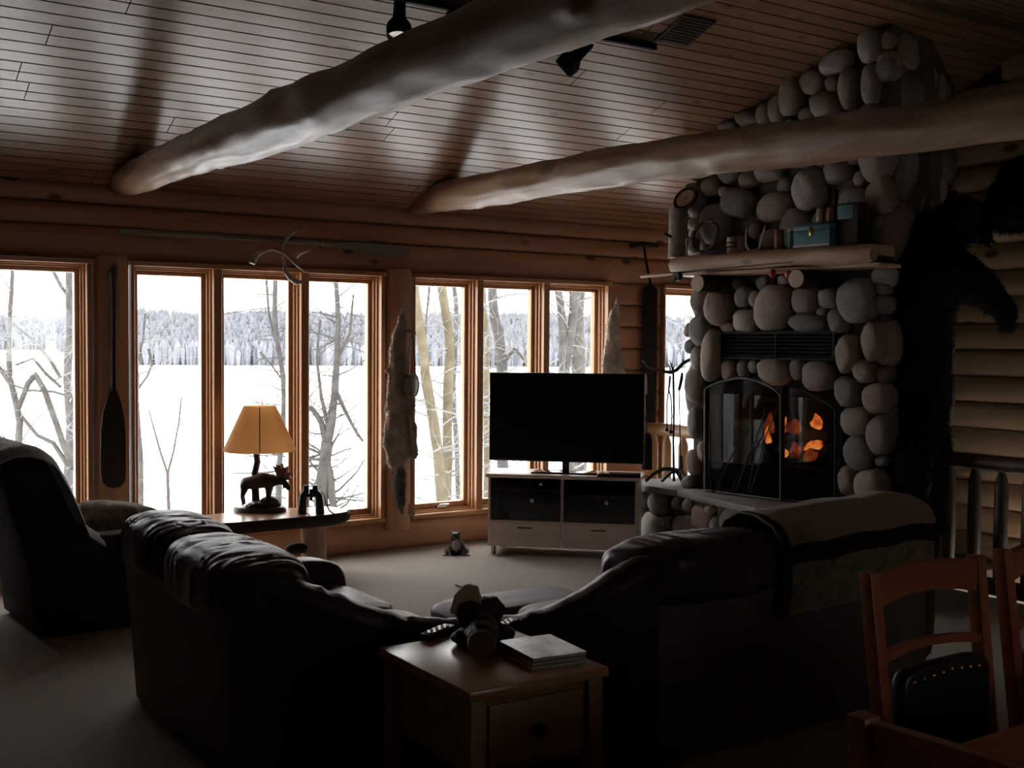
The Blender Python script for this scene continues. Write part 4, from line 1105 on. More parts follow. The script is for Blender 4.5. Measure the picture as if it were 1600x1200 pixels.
def remote(u, v, ang_, lab, z=ez):
    q = atZ(u, v, z)
    t = thing('remote_control', lab, 'remote', q, ang_)
    build(MB().box(-.024, .024, -.09, .09, 0, .022), 'body', M_TVB, t, bevel=.006)
    for i in range(3):
        for j in range(7): build(MB().box(-.017 + i * .0125, -.008 + i * .0125, -.07 + j * .019, -.059 + j * .019, .0215, .0255), 'button', M_STEEL if (i + j) % 2 else M_PAPER, t)
remote(684, 992, -1.05, 'black remote control beside the dark ornament')
remote(790, 982, -.95, 'black remote control partly behind the dark ornament')
q = ET(843, 1026)
mg = thing('magazine_stack', 'stack of glossy magazines on the pine end table', 'magazines', q, math.radians(-6))
for k in range(3):
    build(MB().box(-.105 + .006 * k, .105 + .004 * k, -.135 + .004 * k, .135 - .003 * k, .012 * k, .012 * k + .0105), 'magazine', M_PAPER if k < 2 else M_PAPER, mg, bevel=.002, seg=1)
build(MB().box(-.094, .114, -.128, .13, .0347, .0362), 'cover', M_MAG, mg)

# ------------------------------------------------------------------ television and console
ca, cb_ = V((4.855, 7.731, 0)), V((5.715, 6.892, 0))
cl_ = (cb_ - ca).length; crz = math.atan2(cb_.y - ca.y, cb_.x - ca.x)
con = thing('tv_console', 'pale laminate television console with smoked glass doors', 'tv stand', ca, crz)
CH = .655; CD = .43
build(MB().box(-.02, cl_ + .02, -.02, CD, CH - .028, CH), 'top', M_CONS, con, bevel=.004)
for x in (0, cl_ - .022): build(MB().box(x, x + .022, .0, CD - .01, .07, CH - .028), 'side_panel', M_CONS, con, bevel=.002, seg=1)
build(MB().box(cl_ / 2 - .011, cl_ / 2 + .011, .012, CD - .02, .28, CH - .028), 'divider', M_CONS, con)
build(MB().box(.022, cl_ - .022, .0, CD - .02, .262, .282), 'deck', M_CONS, con)
build(MB().box(.022, cl_ - .022, CD - .025, CD - .012, .07, CH - .028), 'back_panel', M_TVB, con)
build(MB().box(.022, cl_ / 2 - .011, .03, CD - .03, .515, .530), 'shelf', M_CONS, con)
build(MB().box(cl_ / 2 + .011, cl_ - .022, .03, CD - .03, .485, .500), 'shelf', M_CONS, con)
for x0, x1 in ((.006, cl_ / 2 - .002), (cl_ / 2 + .002, cl_ - .006)):
    d_ = build(MB().box(x0, x1, -.018, 0, .075, .262), 'drawer', M_CONS, con, bevel=.002, seg=1)
    xm = (x0 + x1) / 2
    build(MB().box(xm - .06, xm + .06, -.0195, -.0175, .222, .234), 'handle_slot', M_WICK, d_)
    g_ = build(MB().box(x0 + .014, x1 - .012, -.004, .002, .284, CH - .032), 'glass_door', M_SMOKE, con, smooth=False)
    build(MB().lathe([(.006, 0), (.006, .01), (.015, .016), (.015, .024), (0, .027)], 14, Matrix.Translation((xm + .06, -.004, .45)) @ Matrix.Rotation(math.radians(90), 4, 'X')), 'knob', M_STEEL, g_)
build(MB().lathe([(.005, 0), (.005, .008), (.012, .013), (.012, .02), (0, .023)], 14, Matrix.Translation((cl_ * .36, -.003, .585)) @ Matrix.Rotation(math.radians(90), 4, 'X')), 'knob', M_STEEL, con)
for x in (.04, cl_ - .04):
    for y in (.03, CD - .05): build(MB().tube([(x, y, 0), (x, y, .072)], [.018, .022], 12), 'leg', M_CONS, con)
for x0, x1, z0, z1, lab in ((.10, .46, .531, .575, 'slim black media player on the upper left console shelf'), (.16, .50, .283, .345, 'black receiver box behind the left console glass'), (.70, 1.08, .501, .56, 'black set-top box on the right console shelf')):
    t = thing('media_player', lab, 'media box', ca, crz)
    build(MB().box(x0, x1, .08, .34, z0, z1), 'case', M_TVB, t, bevel=.003)
    build(MB().box(x0 + .03, x0 + .10, .078, .081, z0 + .012, z0 + .02), 'display', M_IRONG, t)
    for x in (x0 + .15, x0 + .19, x0 + .23): build(MB().box(x, x + .02, .078, .081, z0 + .014, z0 + .022), 'button', M_STEEL, t)
tvc = (ca + cb_) / 2 + V((math.cos(crz + math.pi / 2), math.sin(crz + math.pi / 2), 0)) * .20
tv = thing('television', 'large black flat screen television on the pale console', 'television', (tvc.x, tvc.y, CH), crz)
TWd, TZ0, TZ1 = 1.27, .088, .812
build(MB().box(-TWd / 2, TWd / 2, -.012, .018, TZ0, TZ1).box(-.38, .38, .018, .05, TZ0 + .06, TZ1 - .2), 'housing', M_TVB, tv, bevel=.006)
build(MB().box(-TWd / 2 + .012, TWd / 2 - .012, -.0135, -.0115, TZ0 + .018, TZ1 - .012), 'screen', M_TV, tv, smooth=False)
build(MB().box(-.028, .028, -.01, .02, .012, TZ0 + .1), 'neck', M_GLOSSB, tv, bevel=.006)
build(MB().prism([(-.27, -.10), (.27, -.10), (.24, .10), (-.24, .10)], 0, .014), 'base', M_GLOSSB, tv, bevel=.004)
q = atZ(968, 745, CH)
t = thing('laptop', 'closed dark slim device lying beside the television base', 'laptop', q, crz)
build(MB().box(-.17, .17, -.07, .11, 0, .014), 'lower_case', M_GLOSSB, t, bevel=.005); build(MB().box(-.168, .168, -.068, .108, .0145, .026), 'lid', M_GLOSSB, t, bevel=.005)

# ------------------------------------------------------------------ live-edge table with moose lamp and binoculars
lz = .465
le = thing('live_edge_table', 'live-edge slab table on a peeled log leg under windows', 'table', (3.32, 7.77, 0))
outl = []
for k in range(44):
    a = 2 * math.pi * k / 44
    x = 2.99 + .60 * spow(math.cos(a), .55); y = 7.74 + .235 * spow(math.sin(a), .55)
    outl.append((x + .02 * noise.noise(V((x * 6, y * 6, 0))), y + .02 * noise.noise(V((x * 5, y * 6, 3)))))
def slab(sh, z): return [V((2.99 + (x - 2.99) * sh, 7.74 + (y - 7.74) * sh, z)) for x, y in outl]
mb = MB(); L0, L1, L2_, L3_ = slab(.93, lz - .085), slab(1.0, lz - .06), slab(1.02, lz - .025), slab(.985, lz - .004); nn_ = len(outl)
mb.add(L0 + L1 + L2_ + L3_, [tuple(range(nn_ - 1, -1, -1))] + [(r * nn_ + i, r * nn_ + (i + 1) % nn_, (r + 1) * nn_ + (i + 1) % nn_, (r + 1) * nn_ + i) for r in range(3) for i in range(nn_)] + [tuple(range(3 * nn_, 4 * nn_))])
build(mb, 'bark_edge', M_BARK, le, world=True, angle=50)
build(MB().prism([(p.x, p.y) for p in slab(.975, 0)], lz - .012, lz), 'slab_top', M_TABLE, le, world=True, bevel=.003, seg=1)
for x, y in ((3.36, 7.78), (2.62, 7.78)):
    lg = build(MB().tube([(x, y, 0), (x + .01, y, .2), (x, y, lz - .084)], [.098, .092, .098], 18, wob=.08, seed=x), 'leg', M_RAIL, le, world=True)
    if x > 3: build(MB().ell((x - .15, y - .05, .20), (.085, .05, .042), 14, 10).tube([(x - .10, y - .03, .19), (x - .02, y, .17)], [.03, .03], 8), 'burl', M_BARK, lg, world=True)
    if x > 3: build(MB().ell((x + .085, y - .10, .032), (.04, .04, .032), 12, 8), 'foot_knob', M_RAIL, lg, world=True)
lp = atZ(406, 799, lz); k_ = depth(lp) / FPX
lam = thing('moose_lamp', 'table lamp with a dark moose figurine and tan shade', 'lamp', lp)
fx = V((CR.x, CR.y, 0)).normalized(); fy = V((CF.x, CF.y, 0)).normalized()
def LP(u, v, d=0.0): return lp + fx * ((u - 406) * k_) + V((0, 0, (799 - v) * k_)) + fy * d
mb = MB(); 
def oval(rx, ry, z0, z1, z2): return MB().lathe([(1, z0), (1.0, z1), (.93, z2), (0, z2)], 32, Matrix.Translation(lp) @ Matrix.Rotation(-YAW, 4, 'Z') @ Matrix.Diagonal((rx, ry, 1, 1)))
build(oval(.192, .125, 0, .022, .036), 'base', M_BRONZE, lam, world=True)
mb = MB(); mb.ell(LP(411, 789), (.14, .085, .035)); mb.ell(LP(421, 784), (.075, .06, .045))
blob(mb, 'ground', M_BRONZE, lam, world=True, voxel=.010, it=2, disp=lambda p, n: .005 * noise.noise(p * 40))
build(MB().tube([LP(399, 792, .03), LP(398, 770, .03), LP(397, 740, .03), LP(401, 722, .03), LP(399, 706, .03)], [.034, .028, .024, .023, .022], 10, wob=.3), 'trunk', M_BRONZE, lam, world=True)
mb = MB()
mb.chain([(LP(385, 755), .047), (LP(398, 753), .052), (LP(412, 750), .060), (LP(424, 751), .050)])
mb.chain([(LP(424, 751), .046), (LP(432, 751), .034), (LP(440, 751), .027)])
mb.chain([(LP(438, 749), .027), (LP(446, 755), .022), (LP(451, 762), .019)])
mb.chain([(LP(444, 758), .010), (LP(442, 764), .006)])
for d in (-.028, .028):
    mb.chain([(LP(383, 758, d), .034), (LP(381, 768, d), .020), (LP(379, 775, d), .012), (LP(381, 788, d), .010)])
    mb.chain([(LP(421, 758, d), .030), (LP(420, 772, d), .017), (LP(417, 787, d), .012)])
mb.ell(LP(433, 744, .02), (.012, .008, .016))
moose = blob(mb, 'moose', M_BRONZE, lam, world=True, voxel=.0075, it=3)
for d in (-.05, .05):
    mb = MB()
    P = [(436, 745), (431, 735), (428, 726), (434, 729), (439, 724), (442, 731), (449, 729), (449, 737), (456, 739), (451, 744), (457, 748), (446, 750), (440, 749)]
    f0 = [LP(u, v, d * (.3 + .7 * (745 - v) / 20)) for u, v in P]; f1 = [q_ + fy * .008 for q_ in f0]; m_ = len(P)
    mb.add(f0 + f1, [tuple(range(m_ - 1, -1, -1)), tuple(range(m_, 2 * m_))] + [(i, (i + 1) % m_, m_ + (i + 1) % m_, m_ + i) for i in range(m_)])
    build(mb, 'antler', M_PALM, moose, world=True, smooth=False)
zs0, zs1 = (799 - 703) * k_, (799 - 634) * k_
sh = MB(); sh.lathe([(.255, zs0 - .006), (.260, zs0), (.258, zs0 + .01), (.118, zs1 - .004), (.116, zs1)], 36, Matrix.Translation(lp + V((0, 0, 0))), cap=False)
shade = build(sh, 'lamp_shade', M_SHADE, lam, world=True, angle=70)
tw_ = (CP - lp); tw_.z = 0; tw_.normalize(); a0 = lp + tw_ * .260 + V((0, 0, zs0 + .006)); a1 = lp + tw_ * .119 + V((0, 0, zs1 - .004))
build(MB().tube([a0, a1], .0035, 5), 'seam', M_STRAP, shade, world=True)
build(MB().tube([lp + V((0, 0, zs0 - .02)), lp + V((0, 0, zs1 - .04))], [.012, .010], 8).bar(lp + V((-.113, 0, zs1 - .012)), lp + V((.113, 0, zs1 - .012)), .005, .005).bar(lp + V((0, -.113, zs1 - .012)), lp + V((0, .113, zs1 - .012)), .005, .005), 'stem', M_BRASS, lam, world=True)
bp = atZ(488, 803, lz); kb = depth(bp) / FPX
bn = thing('binoculars', 'black binoculars standing on the live-edge slab', 'binoculars', bp)
def BP(u, v, d=0.0): return bp + fx * ((u - 488) * kb) + V((0, 0, (803 - v) * kb)) + fy * d
for u0, u1, u2 in ((472, 474, 478), (500, 498, 492)):
    build(MB().tube([BP(u0, 803), BP(u0, 800), BP(u0 + (u1 - u0) * .6, 784), BP(u1, 774), BP(u2, 768), BP(u2, 760), BP(u2, 758)], [.031, .032, .029, .026, .022, .019, .017], 16), 'barrel', M_BLEATH, bn, world=True)
build(MB().tube([BP(476, 774), BP(496, 774)], .014, 10).tube([BP(486, 782), BP(486, 764)], [.012, .012], 10), 'hinge', M_BLEATH, bn, world=True)
build(MB().tube([BP(503, 767, -.02), BP(508, 772, -.04), BP(511, 784, -.06), BP(517, 796, -.06), BP(523, 802.6, -.02), BP(530, 802.6, .0)], .0055, 6, flat=.4), 'strap', M_STRAP, bn, world=True)
build(MB().tube([BP(470, 767, -.02), BP(468, 780, -.04), BP(478, 798, -.07), BP(488, 802.5, -.08)], .005, 6, flat=.4), 'strap', M_STRAP, bn, world=True)

# ------------------------------------------------------------------ frog on the carpet
fpz = atZ(714, 866, 0); kf = depth(fpz) / FPX
fg = thing('frog_figurine', 'small dark sitting frog figurine with pale belly on carpet', 'figurine', fpz)
def FP(u, v, d=0.0): return fpz + fx * ((u - 714) * kf) + V((0, 0, (866 - v) * kf)) + fy * d
mb = MB(); mb.chain([(FP(714, 857), .058), (FP(713, 848), .050), (FP(712, 840), .040)]); mb.ell(FP(711, 836, -.01), (.042, .045, .026))
mb.ell(FP(706, 832, -.01), .013, 8, 6); mb.ell(FP(717, 832, -.01), .013, 8, 6)
for s_ in (-1, 1):
    mb.chain([(FP(714 + s_ * 8, 851), .022), (FP(714 + s_ * 12, 858, -.03), .016), (FP(714 + s_ * 9, 864, -.065), .011)])
    mb.chain([(FP(714 + s_ * 8, 857, .03), .032), (FP(714 + s_ * 15, 860, -.01), .022), (FP(714 + s_ * 17, 864, -.05), .011)])
    for a in (-3, 0, 3):
        mb.chain([(FP(714 + s_ * 9, 864.5, -.065), .009), (FP(714 + s_ * 10 + a, 865.2, -.085), .006)])
        mb.chain([(FP(714 + s_ * 17, 864.5, -.05), .009), (FP(714 + s_ * 18 + a, 865.2, -.075), .006)])
fb = blob(mb, 'body', M_FROG, fg, world=True, voxel=.0065, it=2, disp=lambda p, n: .003 * noise.noise(p * 60))
build(MB().ell(FP(713, 852, -.024), (.038, .040, .058), 16, 12), 'belly', M_FROGB, fg, world=True)
o = build(MB().tube([atZ(712, 914, .006), atZ(722, 918, .006), atZ(740, 926, .006), atZ(757, 934, .006)], [.006, .007, .006, .005], 6, wob=.5), 'stick', M_BARK, None); tag(o, 'thin dark stick lying on the beige carpet', 'stick')

# ------------------------------------------------------------------ dining corner
dt = thing('dining_table', 'varnished wooden dining table corner beside the near chairs', 'table', (3.2, .9, 0))
build(MB().box(2.36, 4.0, .15, 1.645, .725, .76), 'tabletop', M_CHAIRW, dt, world=True, bevel=.008)
build(MB().box(2.46, 3.9, .25, 1.545, .64, .725), 'apron', M_CHAIRW, dt, world=True, bevel=.003, seg=1)
for x in (2.46, 3.9):
    for y in (.25, 1.545): build(MB().box(x - .04, x + .04, y - .04, y + .04, 0, .72), 'leg', M_CHAIRW, dt, world=True, bevel=.006)
ch = thing('dining_chair', 'red-brown wooden dining chair with black leather pad nearest the sofa', 'chair', (0, 0, 0), 0, 'dining chairs round the table')
for s_ in (-1, 1):
    build(MB().box(s_ * .235 - .022, s_ * .235 + .022, .19, .235, 0, .46).add([(s_ * .235 + a * .022 + s_ * .012 * k, .19 + .045 * c_ + .07 * k, .46 + (1.06 - .46) * k) for k in (0, 1) for c_ in (0, 1) for a in (-1, 1)], [(0, 2, 3, 1), (4, 5, 7, 6), (0, 1, 5, 4), (2, 6, 7, 3), (0, 4, 6, 2), (1, 3, 7, 5)]), 'back_post', M_CHAIRW, ch, bevel=.006)
    build(MB().tube([(s_ * .20, -.19, 0), (s_ * .205, -.19, .43)], [.018, .024], 10), 'leg', M_CHAIRW, ch)
def rail(z0, h, nm, arch, y0, dep=.028):
    mb = MB(); m_ = 14; sec = []
    for i in range(m_ + 1):
        x = -.225 + .45 * i / m_; u_ = 1 - (2 * i / m_ - 1) ** 2
        y = y0 + .02 * u_
        zl, zh = z0 + arch * u_, z0 + h + arch * u_ * .7
        sec += [(x, y, zl), (x, y + dep, zl), (x, y + dep, zh), (x, y, zh)]
    fs = [(i * 4 + j, i * 4 + (j + 1) % 4, (i + 1) * 4 + (j + 1) % 4, (i + 1) * 4 + j) for i in range(m_) for j in range(4)] + [(3, 2, 1, 0), (m_ * 4, m_ * 4 + 1, m_ * 4 + 2, m_ * 4 + 3)]
    return build(mb.add(sec, fs), nm, M_CHAIRW, ch, bevel=.004)
rail(.955, .095, 'top_rail', .022, .258)
rail(.80, .03, 'lower_rail', .018, .236)
pad = build(cushion((0, .215, .655), (.205, .03, .135), .35, .3, nu=40, nv=20), 'back_pad', M_BLEATH, ch, angle=80)
for i in range(9): build(MB().ell((-.17 + .0425 * i, .183, .768 - .012 * abs(i - 4) / 4), .008, 8, 6), 'stud', M_BRASS, pad)
build(cushion((0, -.0, .455), (.245, .225, .055), .4, .3, nu=40, nv=20), 'seat', M_BLEATH, ch, angle=80)
build(MB().box(-.22, .22, -.2, .2, .36, .43), 'seat_frame', M_CHAIRW, ch, bevel=.004)
ch2 = copy_tree(ch); ch2['label'] = 'red-brown wooden dining chair set farther along the table'
ch3 = copy_tree(ch); ch3['label'] = 'dining chair at the table end with its back to the end table'
ch.location = (2.86, 1.84, 0); ch2.location = (3.52, 1.86, 0)
ch3.location = (1.87, 1.05, 0); ch3.rotation_euler = (0, 0, math.pi / 2)

# ------------------------------------------------------------------ on the window wall
def WP(u, v, y): return atY(u, v, y)
oar = thing('wooden_oar', 'long weathered grey oar mounted above the windows', 'oar', WP(400, 377, 8.24))
build(MB().tube([WP(184, 361, 8.25), WP(190, 361, 8.25), WP(300, 367, 8.245), WP(420, 374, 8.245), WP(520, 381, 8.245)], [.02, .024, .026, .026, .03], 10, wob=.15), 'shaft', M_GREYW, oar, world=True)
top_ = [(512, 378), (545, 378), (580, 379), (612, 382), (642, 387)]; bot = [(512, 385), (545, 389), (580, 398), (612, 402), (640, 400)]
mb = MB(); f0 = [WP(u, v, 8.225) for u, v in top_ + bot[::-1]]; f1 = [p + V((0, .035, 0)) for p in f0]; m_ = len(f0)
mb.add(f0 + f1, [tuple(range(m_)), tuple(range(2 * m_ - 1, m_ - 1, -1))] + [(i, m_ + i, m_ + (i + 1) % m_, (i + 1) % m_) for i in range(m_)])
build(mb, 'blade', M_GREYW, oar, world=True, bevel=.008)
for u, v in ((260, 366), (500, 381)): build(MB().tube([WP(u, v + 4, 8.22), WP(u, v + 4, 8.33)], .007, 6), 'bracket', M_IRON, oar, world=True)
ant = thing('deer_antler', 'branching deer antler hanging in front of the window header', 'antler', WP(440, 400, 8.18))
ya = 8.17
main = build(MB().tube([WP(394, 412, ya), WP(398, 402, ya), WP(404, 396, ya), WP(415, 391, ya), WP(427, 389, ya), WP(440, 394, ya), WP(454, 404, ya - .03), WP(466, 416, ya - .06), WP(476, 424, ya - .1), WP(486, 427, ya - .12)], [.024, .025, .022, .016, .014, .014, .013, .011, .008, .003], 10, wob=.2), 'main_beam', M_ANTLER, ant, world=True)
build(MB().tube([WP(440, 394, ya), WP(440, 383, ya), WP(446, 373, ya), WP(453, 366, ya), WP(464, 360, ya - .03), WP(480, 355, ya - .05)], [.016, .018, .020, .014, .009, .003], 8, wob=.2), 'tine', M_ANTLER, main, world=True)
build(MB().tube([WP(451, 368, ya), WP(452, 360, ya), WP(452, 352, ya)], [.010, .007, .002], 7), 'tine', M_ANTLER, main, world=True)
build(MB().tube([WP(463, 402, ya - .02), WP(470, 396, ya - .05), WP(478, 393, ya - .07), WP(487, 391, ya - .08)], [.012, .011, .009, .003], 8), 'tine', M_ANTLER, main, world=True)
build(MB().tube([WP(441, 396, ya), WP(444, 410, ya - .01), WP(446, 424, ya - .03), WP(453, 434, ya - .04), WP(463, 441, ya - .05), WP(472, 441, ya - .06)], [.010, .012, .017, .021, .022, .012], 9, wob=.2), 'lower_tine', M_ANTLER, main, world=True)
build(MB().tube([WP(441, 392, ya), WP(441, 390, 8.33)], .006, 6), 'nail', M_IRON, ant, world=True)
pd = thing('canoe_paddle', 'dark wooden canoe paddle hanging blade down on the post', 'paddle', WP(178, 760, 8.2))
yp = 8.205
build(MB().tube([WP(177, 419, yp), WP(176, 424, yp), WP(176, 432, yp), WP(177, 442, yp), WP(177, 520, yp), WP(177, 612, yp)], [.036, .046, .044, .030, .028, .030], 12, flat=.7), 'shaft', M_PADDLE, pd, world=True)
out_ = [(172, 604), (168, 622), (161, 645), (158, 672), (157, 710), (157, 738), (160, 754), (168, 761), (178, 763), (189, 761), (196, 752), (197, 735), (197, 690), (195, 655), (190, 630), (184, 612), (182, 604)]
f0 = [WP(u, v, yp - .012) for u, v in out_]; f1 = [p + V((0, .024, 0)) for p in f0]; m_ = len(f0)
build(MB().add(f0 + f1, [tuple(range(m_)), tuple(range(2 * m_ - 1, m_ - 1, -1))] + [(i, m_ + i, m_ + (i + 1) % m_, (i + 1) % m_) for i in range(m_)]), 'blade', M_PADDLE, pd, world=True, bevel=.006)
build(MB().tube([WP(177, 441, yp + .01), WP(177, 441, 8.24)], .006, 6), 'nail', M_IRON, pd, world=True)

def pelt(name, lab, chains, yb, flat, mat, tailmat=None, tail=None, seed=1, loc=None):
    t = thing(name, lab, 'pelt', loc)
    def mk(chs):
        mb = MB()
        for c_ in chs: mb.chain([(WP(u, v, yb), r * 8.6 / FPX) for u, v, r in c_])
        mb.v = [(p[0], yb + (p[1] - yb) * flat, p[2]) for p in mb.v]
        return mb
    d = lambda p, n: .020 * noise.noise(V((p.x * 34, 0, p.z * 5))) + .008 * noise.noise(V((p.x * 40, p.y * 30, p.z * 22)))
    o = blob(mk(chains), 'hide', mat, t, world=True, voxel=.011, it=2, disp=d)
    fur(o, mat, 9000, .030, .0016, .8, seed)
    if tail:
        o2 = blob(mk(tail), 'tail', tailmat, t, world=True, voxel=.011, it=2, disp=d); fur(o2, tailmat, 3500, .035, .0016, .9, seed + 1)
    return t
pelt('coyote_pelt', 'full coyote pelt with tail hanging on the post between windows',
     [[(630, 484, 5), (629, 497, 8), (627, 515, 13), (624, 545, 17), (622, 575, 20), (621, 605, 19), (619, 640, 20), (616, 670, 20), (622, 700, 22), (626, 716, 17)],
      [(640, 615, 6), (642, 660, 9), (645, 695, 11), (647, 710, 8)], [(604, 580, 4), (612, 575, 9)], [(602, 640, 4), (610, 635, 10)], [(606, 690, 9), (612, 720, 8), (614, 728, 4)], [(626, 715, 12), (624, 735, 6)]],
     8.165, .38, M_FURC, M_FURD, [[(625, 730, 6), (623, 745, 11), (623, 760, 13), (626, 780, 9), (628, 801, 3)]], 1, WP(626, 800, 8.17))
pelt('coyote_pelt', 'pale fur pelt hanging narrow end up behind the television',
     [[(965, 465, 2), (962, 480, 7), (959, 500, 12), (957, 530, 17), (955, 565, 20), (954, 600, 21), (955, 650, 20), (957, 680, 14)], [(968, 560, 9), (973, 600, 9), (974, 640, 6)]],
     8.225, .38, M_FURW, None, None, 5, WP(955, 690, 8.22))
pg = WP(645, 521, 8.12)
ctn = thing('canteen', 'round wooden canteen hanging by a dark strap on the pelt', 'canteen', WP(643, 620, 8.1))
cc = WP(642, 602, 8.10)
axc = (V((.62, -.78, 0))).normalized()
Mc = Matrix.Translation(cc) @ axc.to_track_quat('Z', 'Y').to_matrix().to_4x4()
build(MB().lathe([(0, -.035), (.075, -.035), (.088, -.028), (.092, 0), (.088, .028), (.075, .035), (0, .035)], 28, Mc), 'drum', M_CANTEEN, ctn, world=True)
for z in (-.03, .03): build(MB().lathe([(.084, z - .007), (.094, z - .005), (.094, z + .005), (.084, z + .007)], 28, Mc, cap=False), 'hoop', M_IRONG, ctn, world=True)
build(MB().tube([pg, WP(647, 545, 8.10), WP(649, 585, 8.10)], .010, 6, flat=.5).tube([pg, WP(640, 545, 8.12), WP(638, 585, 8.10)], .006, 6, flat=.5), 'strap', M_STRAP, ctn, world=True)
build(MB().tube([WP(633, 517, 8.24), WP(640, 517, 8.14), WP(649, 521, 8.08)], [.014, .015, .012], 8), 'peg', M_MANTEL, ctn, world=True)

sw = thing('ice_saw', 'old toothed ice saw with T handle hanging on log wall', 'saw', WP(1015, 660, 8.27))
ysw = 8.272
build(MB().tube([WP(986, 384, ysw), WP(1005, 381, ysw), WP(1028, 384, ysw)], [.022, .024, .018], 8, wob=.3), 'handle', M_BARK, sw, world=True)
build(MB().tube([WP(1006, 384, ysw), WP(1010, 410, ysw), WP(1017, 446, ysw)], [.012, .010, .014], 6), 'shank', M_SAW, sw, world=True)
pl_ = [(1005, 452)]
for k in range(26):
    v = 458 + k * 8.3
    pl_ += [(1005.5, v), (1002.5, v + 4)]
pl_ += [(1012, 680), (1024, 676), (1027, 560), (1027, 452), (1020, 445), (1012, 445)]
f0 = [WP(u, v, ysw - .003) for u, v in pl_]; f1 = [p + V((0, .005, 0)) for p in f0]; m_ = len(f0)
build(MB().add(f0 + f1, [tuple(range(m_)), tuple(range(2 * m_ - 1, m_ - 1, -1))] + [(i, m_ + i, m_ + (i + 1) % m_, (i + 1) % m_) for i in range(m_)]), 'blade', M_SAW, sw, world=True, smooth=False)

# ------------------------------------------------------------------ track lights and ceiling grille
def onceil(u, v, off=0.0): return atP(u, v, (0, D, ZW - off), (0, SL, 1))
tr = thing('light_track', 'black track bar fixed under the plank ceiling', 'light track', (3.8, 5.84, cz(5.84) - .03))
build(MB().box(2.7, 4.95, 5.815, 5.855, cz(5.84) - .045, cz(5.84) - .006), 'bar', M_IRON, tr, world=True, bevel=.004)
pj = onceil(728, 12, .03); build(MB().box(pj.x - .10, pj.x + .06, 5.80, 5.87, cz(5.84) - .075, cz(5.84) - .045), 'feed_box', M_IRON, tr, world=True, bevel=.006)
def spot(u, v, rot, lab, neck):
    p = atY(u, v, 5.835)
    t = thing('spot_light', lab, 'spotlight', p)
    M_ = Matrix.Translation(p) @ rot
    build(MB().lathe([(0, .235), (.028, .235), (.034, .22), (.038, .12), (.045, .105), (.068, .075), (.074, .055), (.070, .0), (.066, -.004), (.060, .0), (.055, .02)], 24, M_, cap=False), 'housing', M_IRON, t, world=True)
    build(MB().lathe([(0, .022), (.03, .014), (.058, .012)], 24, M_), 'lens', M_STEEL, t, world=True)
    build(MB().tube([M_ @ V((0, 0, .20)), V((M_ @ V((0, 0, .20))).lerp(V((p.x, 5.835, cz(5.835) - .04)), .6), ), (p.x, 5.835, cz(5.835) - .04)], .010, 8), 'arm', M_IRON, t, world=True)
spot(623, 57, Matrix.Rotation(math.radians(8), 4, 'Y') @ Matrix.Rotation(math.radians(-12), 4, 'X'), 'black flared track spotlight pointing down at the thick beam end of the track', 1)
spot(880, 108, Matrix.Rotation(math.radians(38), 4, 'Y') @ Matrix.Rotation(math.radians(30), 4, 'X'), 'black track spotlight tilted sideways half behind the log beam', 1)
g0 = onceil(1070, 47, 0)
gm = Matrix.Translation((g0.x, g0.y, cz(g0.y))) @ Matrix.Rotation(-ang, 4, 'X')
gl = thing('ceiling_grille', 'square dark grille set flush in the plank ceiling', 'grille', g0)
build(MB().box(-.14, .14, -.15, .15, -.014, .004, gm), 'plate', M_STRAP, gl, world=True, bevel=.004)
for k in range(9): build(MB().box(-.12, .12, -.125 + k * .029, -.111 + k * .029, -.020, -.012, gm), 'slat', M_STRAP, gl, world=True)

# ------------------------------------------------------------------ mounted black bear and a trophy beyond it
ZB = 8.0
def BR(u, v, dz=0.0): return atD(u, v, ZB + dz)
def rad(r): return r * ZB / FPX
bear = thing('mounted_bear', 'full black bear mount reared up against the chimney side', 'animal mount', BR(1440, 800))
mb = MB()
mb.chain([(BR(1432, 690), rad(46)), (BR(1436, 620), rad(48)), (BR(1436, 550), rad(48)), (BR(1438, 480), rad(52)), (BR(1446, 420), rad(54)), (BR(1462, 375), rad(46)), (BR(1488, 350), rad(36)), (BR(1508, 342), rad(35))])
mb.chain([(BR(1516, 345), rad(33)), (BR(1528, 358, -.05), rad(22)), (BR(1538, 370, -.08), rad(13)), (BR(1546, 379, -.1), rad(8))])
mb.chain([(BR(1520, 366, -.03), rad(15)), (BR(1534, 374, -.05), rad(9))])
mb.ell(BR(1489, 306), (rad(11), rad(6), rad(12))); mb.ell(BR(1549, 312, .03), (rad(9), rad(6), rad(11)))
mb.chain([(BR(1470, 415, -.1), rad(40)), (BR(1505, 432, -.22), rad(34)), (BR(1535, 452, -.30), rad(27)), (BR(1560, 474, -.34), rad(20)), (BR(1572, 490, -.36), rad(17)), (BR(1571, 510, -.36), rad(10))])
for k in range(4): mb.chain([(BR(1564 + k * 4.5, 505, -.38 + .02 * k), rad(6)), (BR(1565 + k * 3, 521 - abs(k - 1.5) * 3, -.40 + .02 * k), rad(2.5))])
mb.chain([(BR(1436, 430, .05), rad(40)), (BR(1420, 480, .0), rad(30)), (BR(1418, 530, -.05), rad(24)), (BR(1425, 565, -.1), rad(17))])
for s_, du in ((-.08, -12), (.10, 14)):
    mb.chain([(BR(1436 + du, 690, s_), rad(36)), (BR(1440 + du, 745, s_ - .10), rad(28)), (BR(1438 + du, 800, s_ - .02), rad(22)), (BR(1444 + du, 822, s_ - .12), rad(18))])
bo = blob(mb, 'body', M_BEAR, bear, world=True, voxel=.022, it=4, disp=lambda p, n: .012 * noise.noise(p * 14))
fur(bo, M_BEAR, 14000, .04, .002, .6, 9)
for du in (-5, 5): build(MB().ell(BR(1524 + du, 342, -.17), .010, 8, 6), 'eye', M_GLOSSB, bo, world=True)
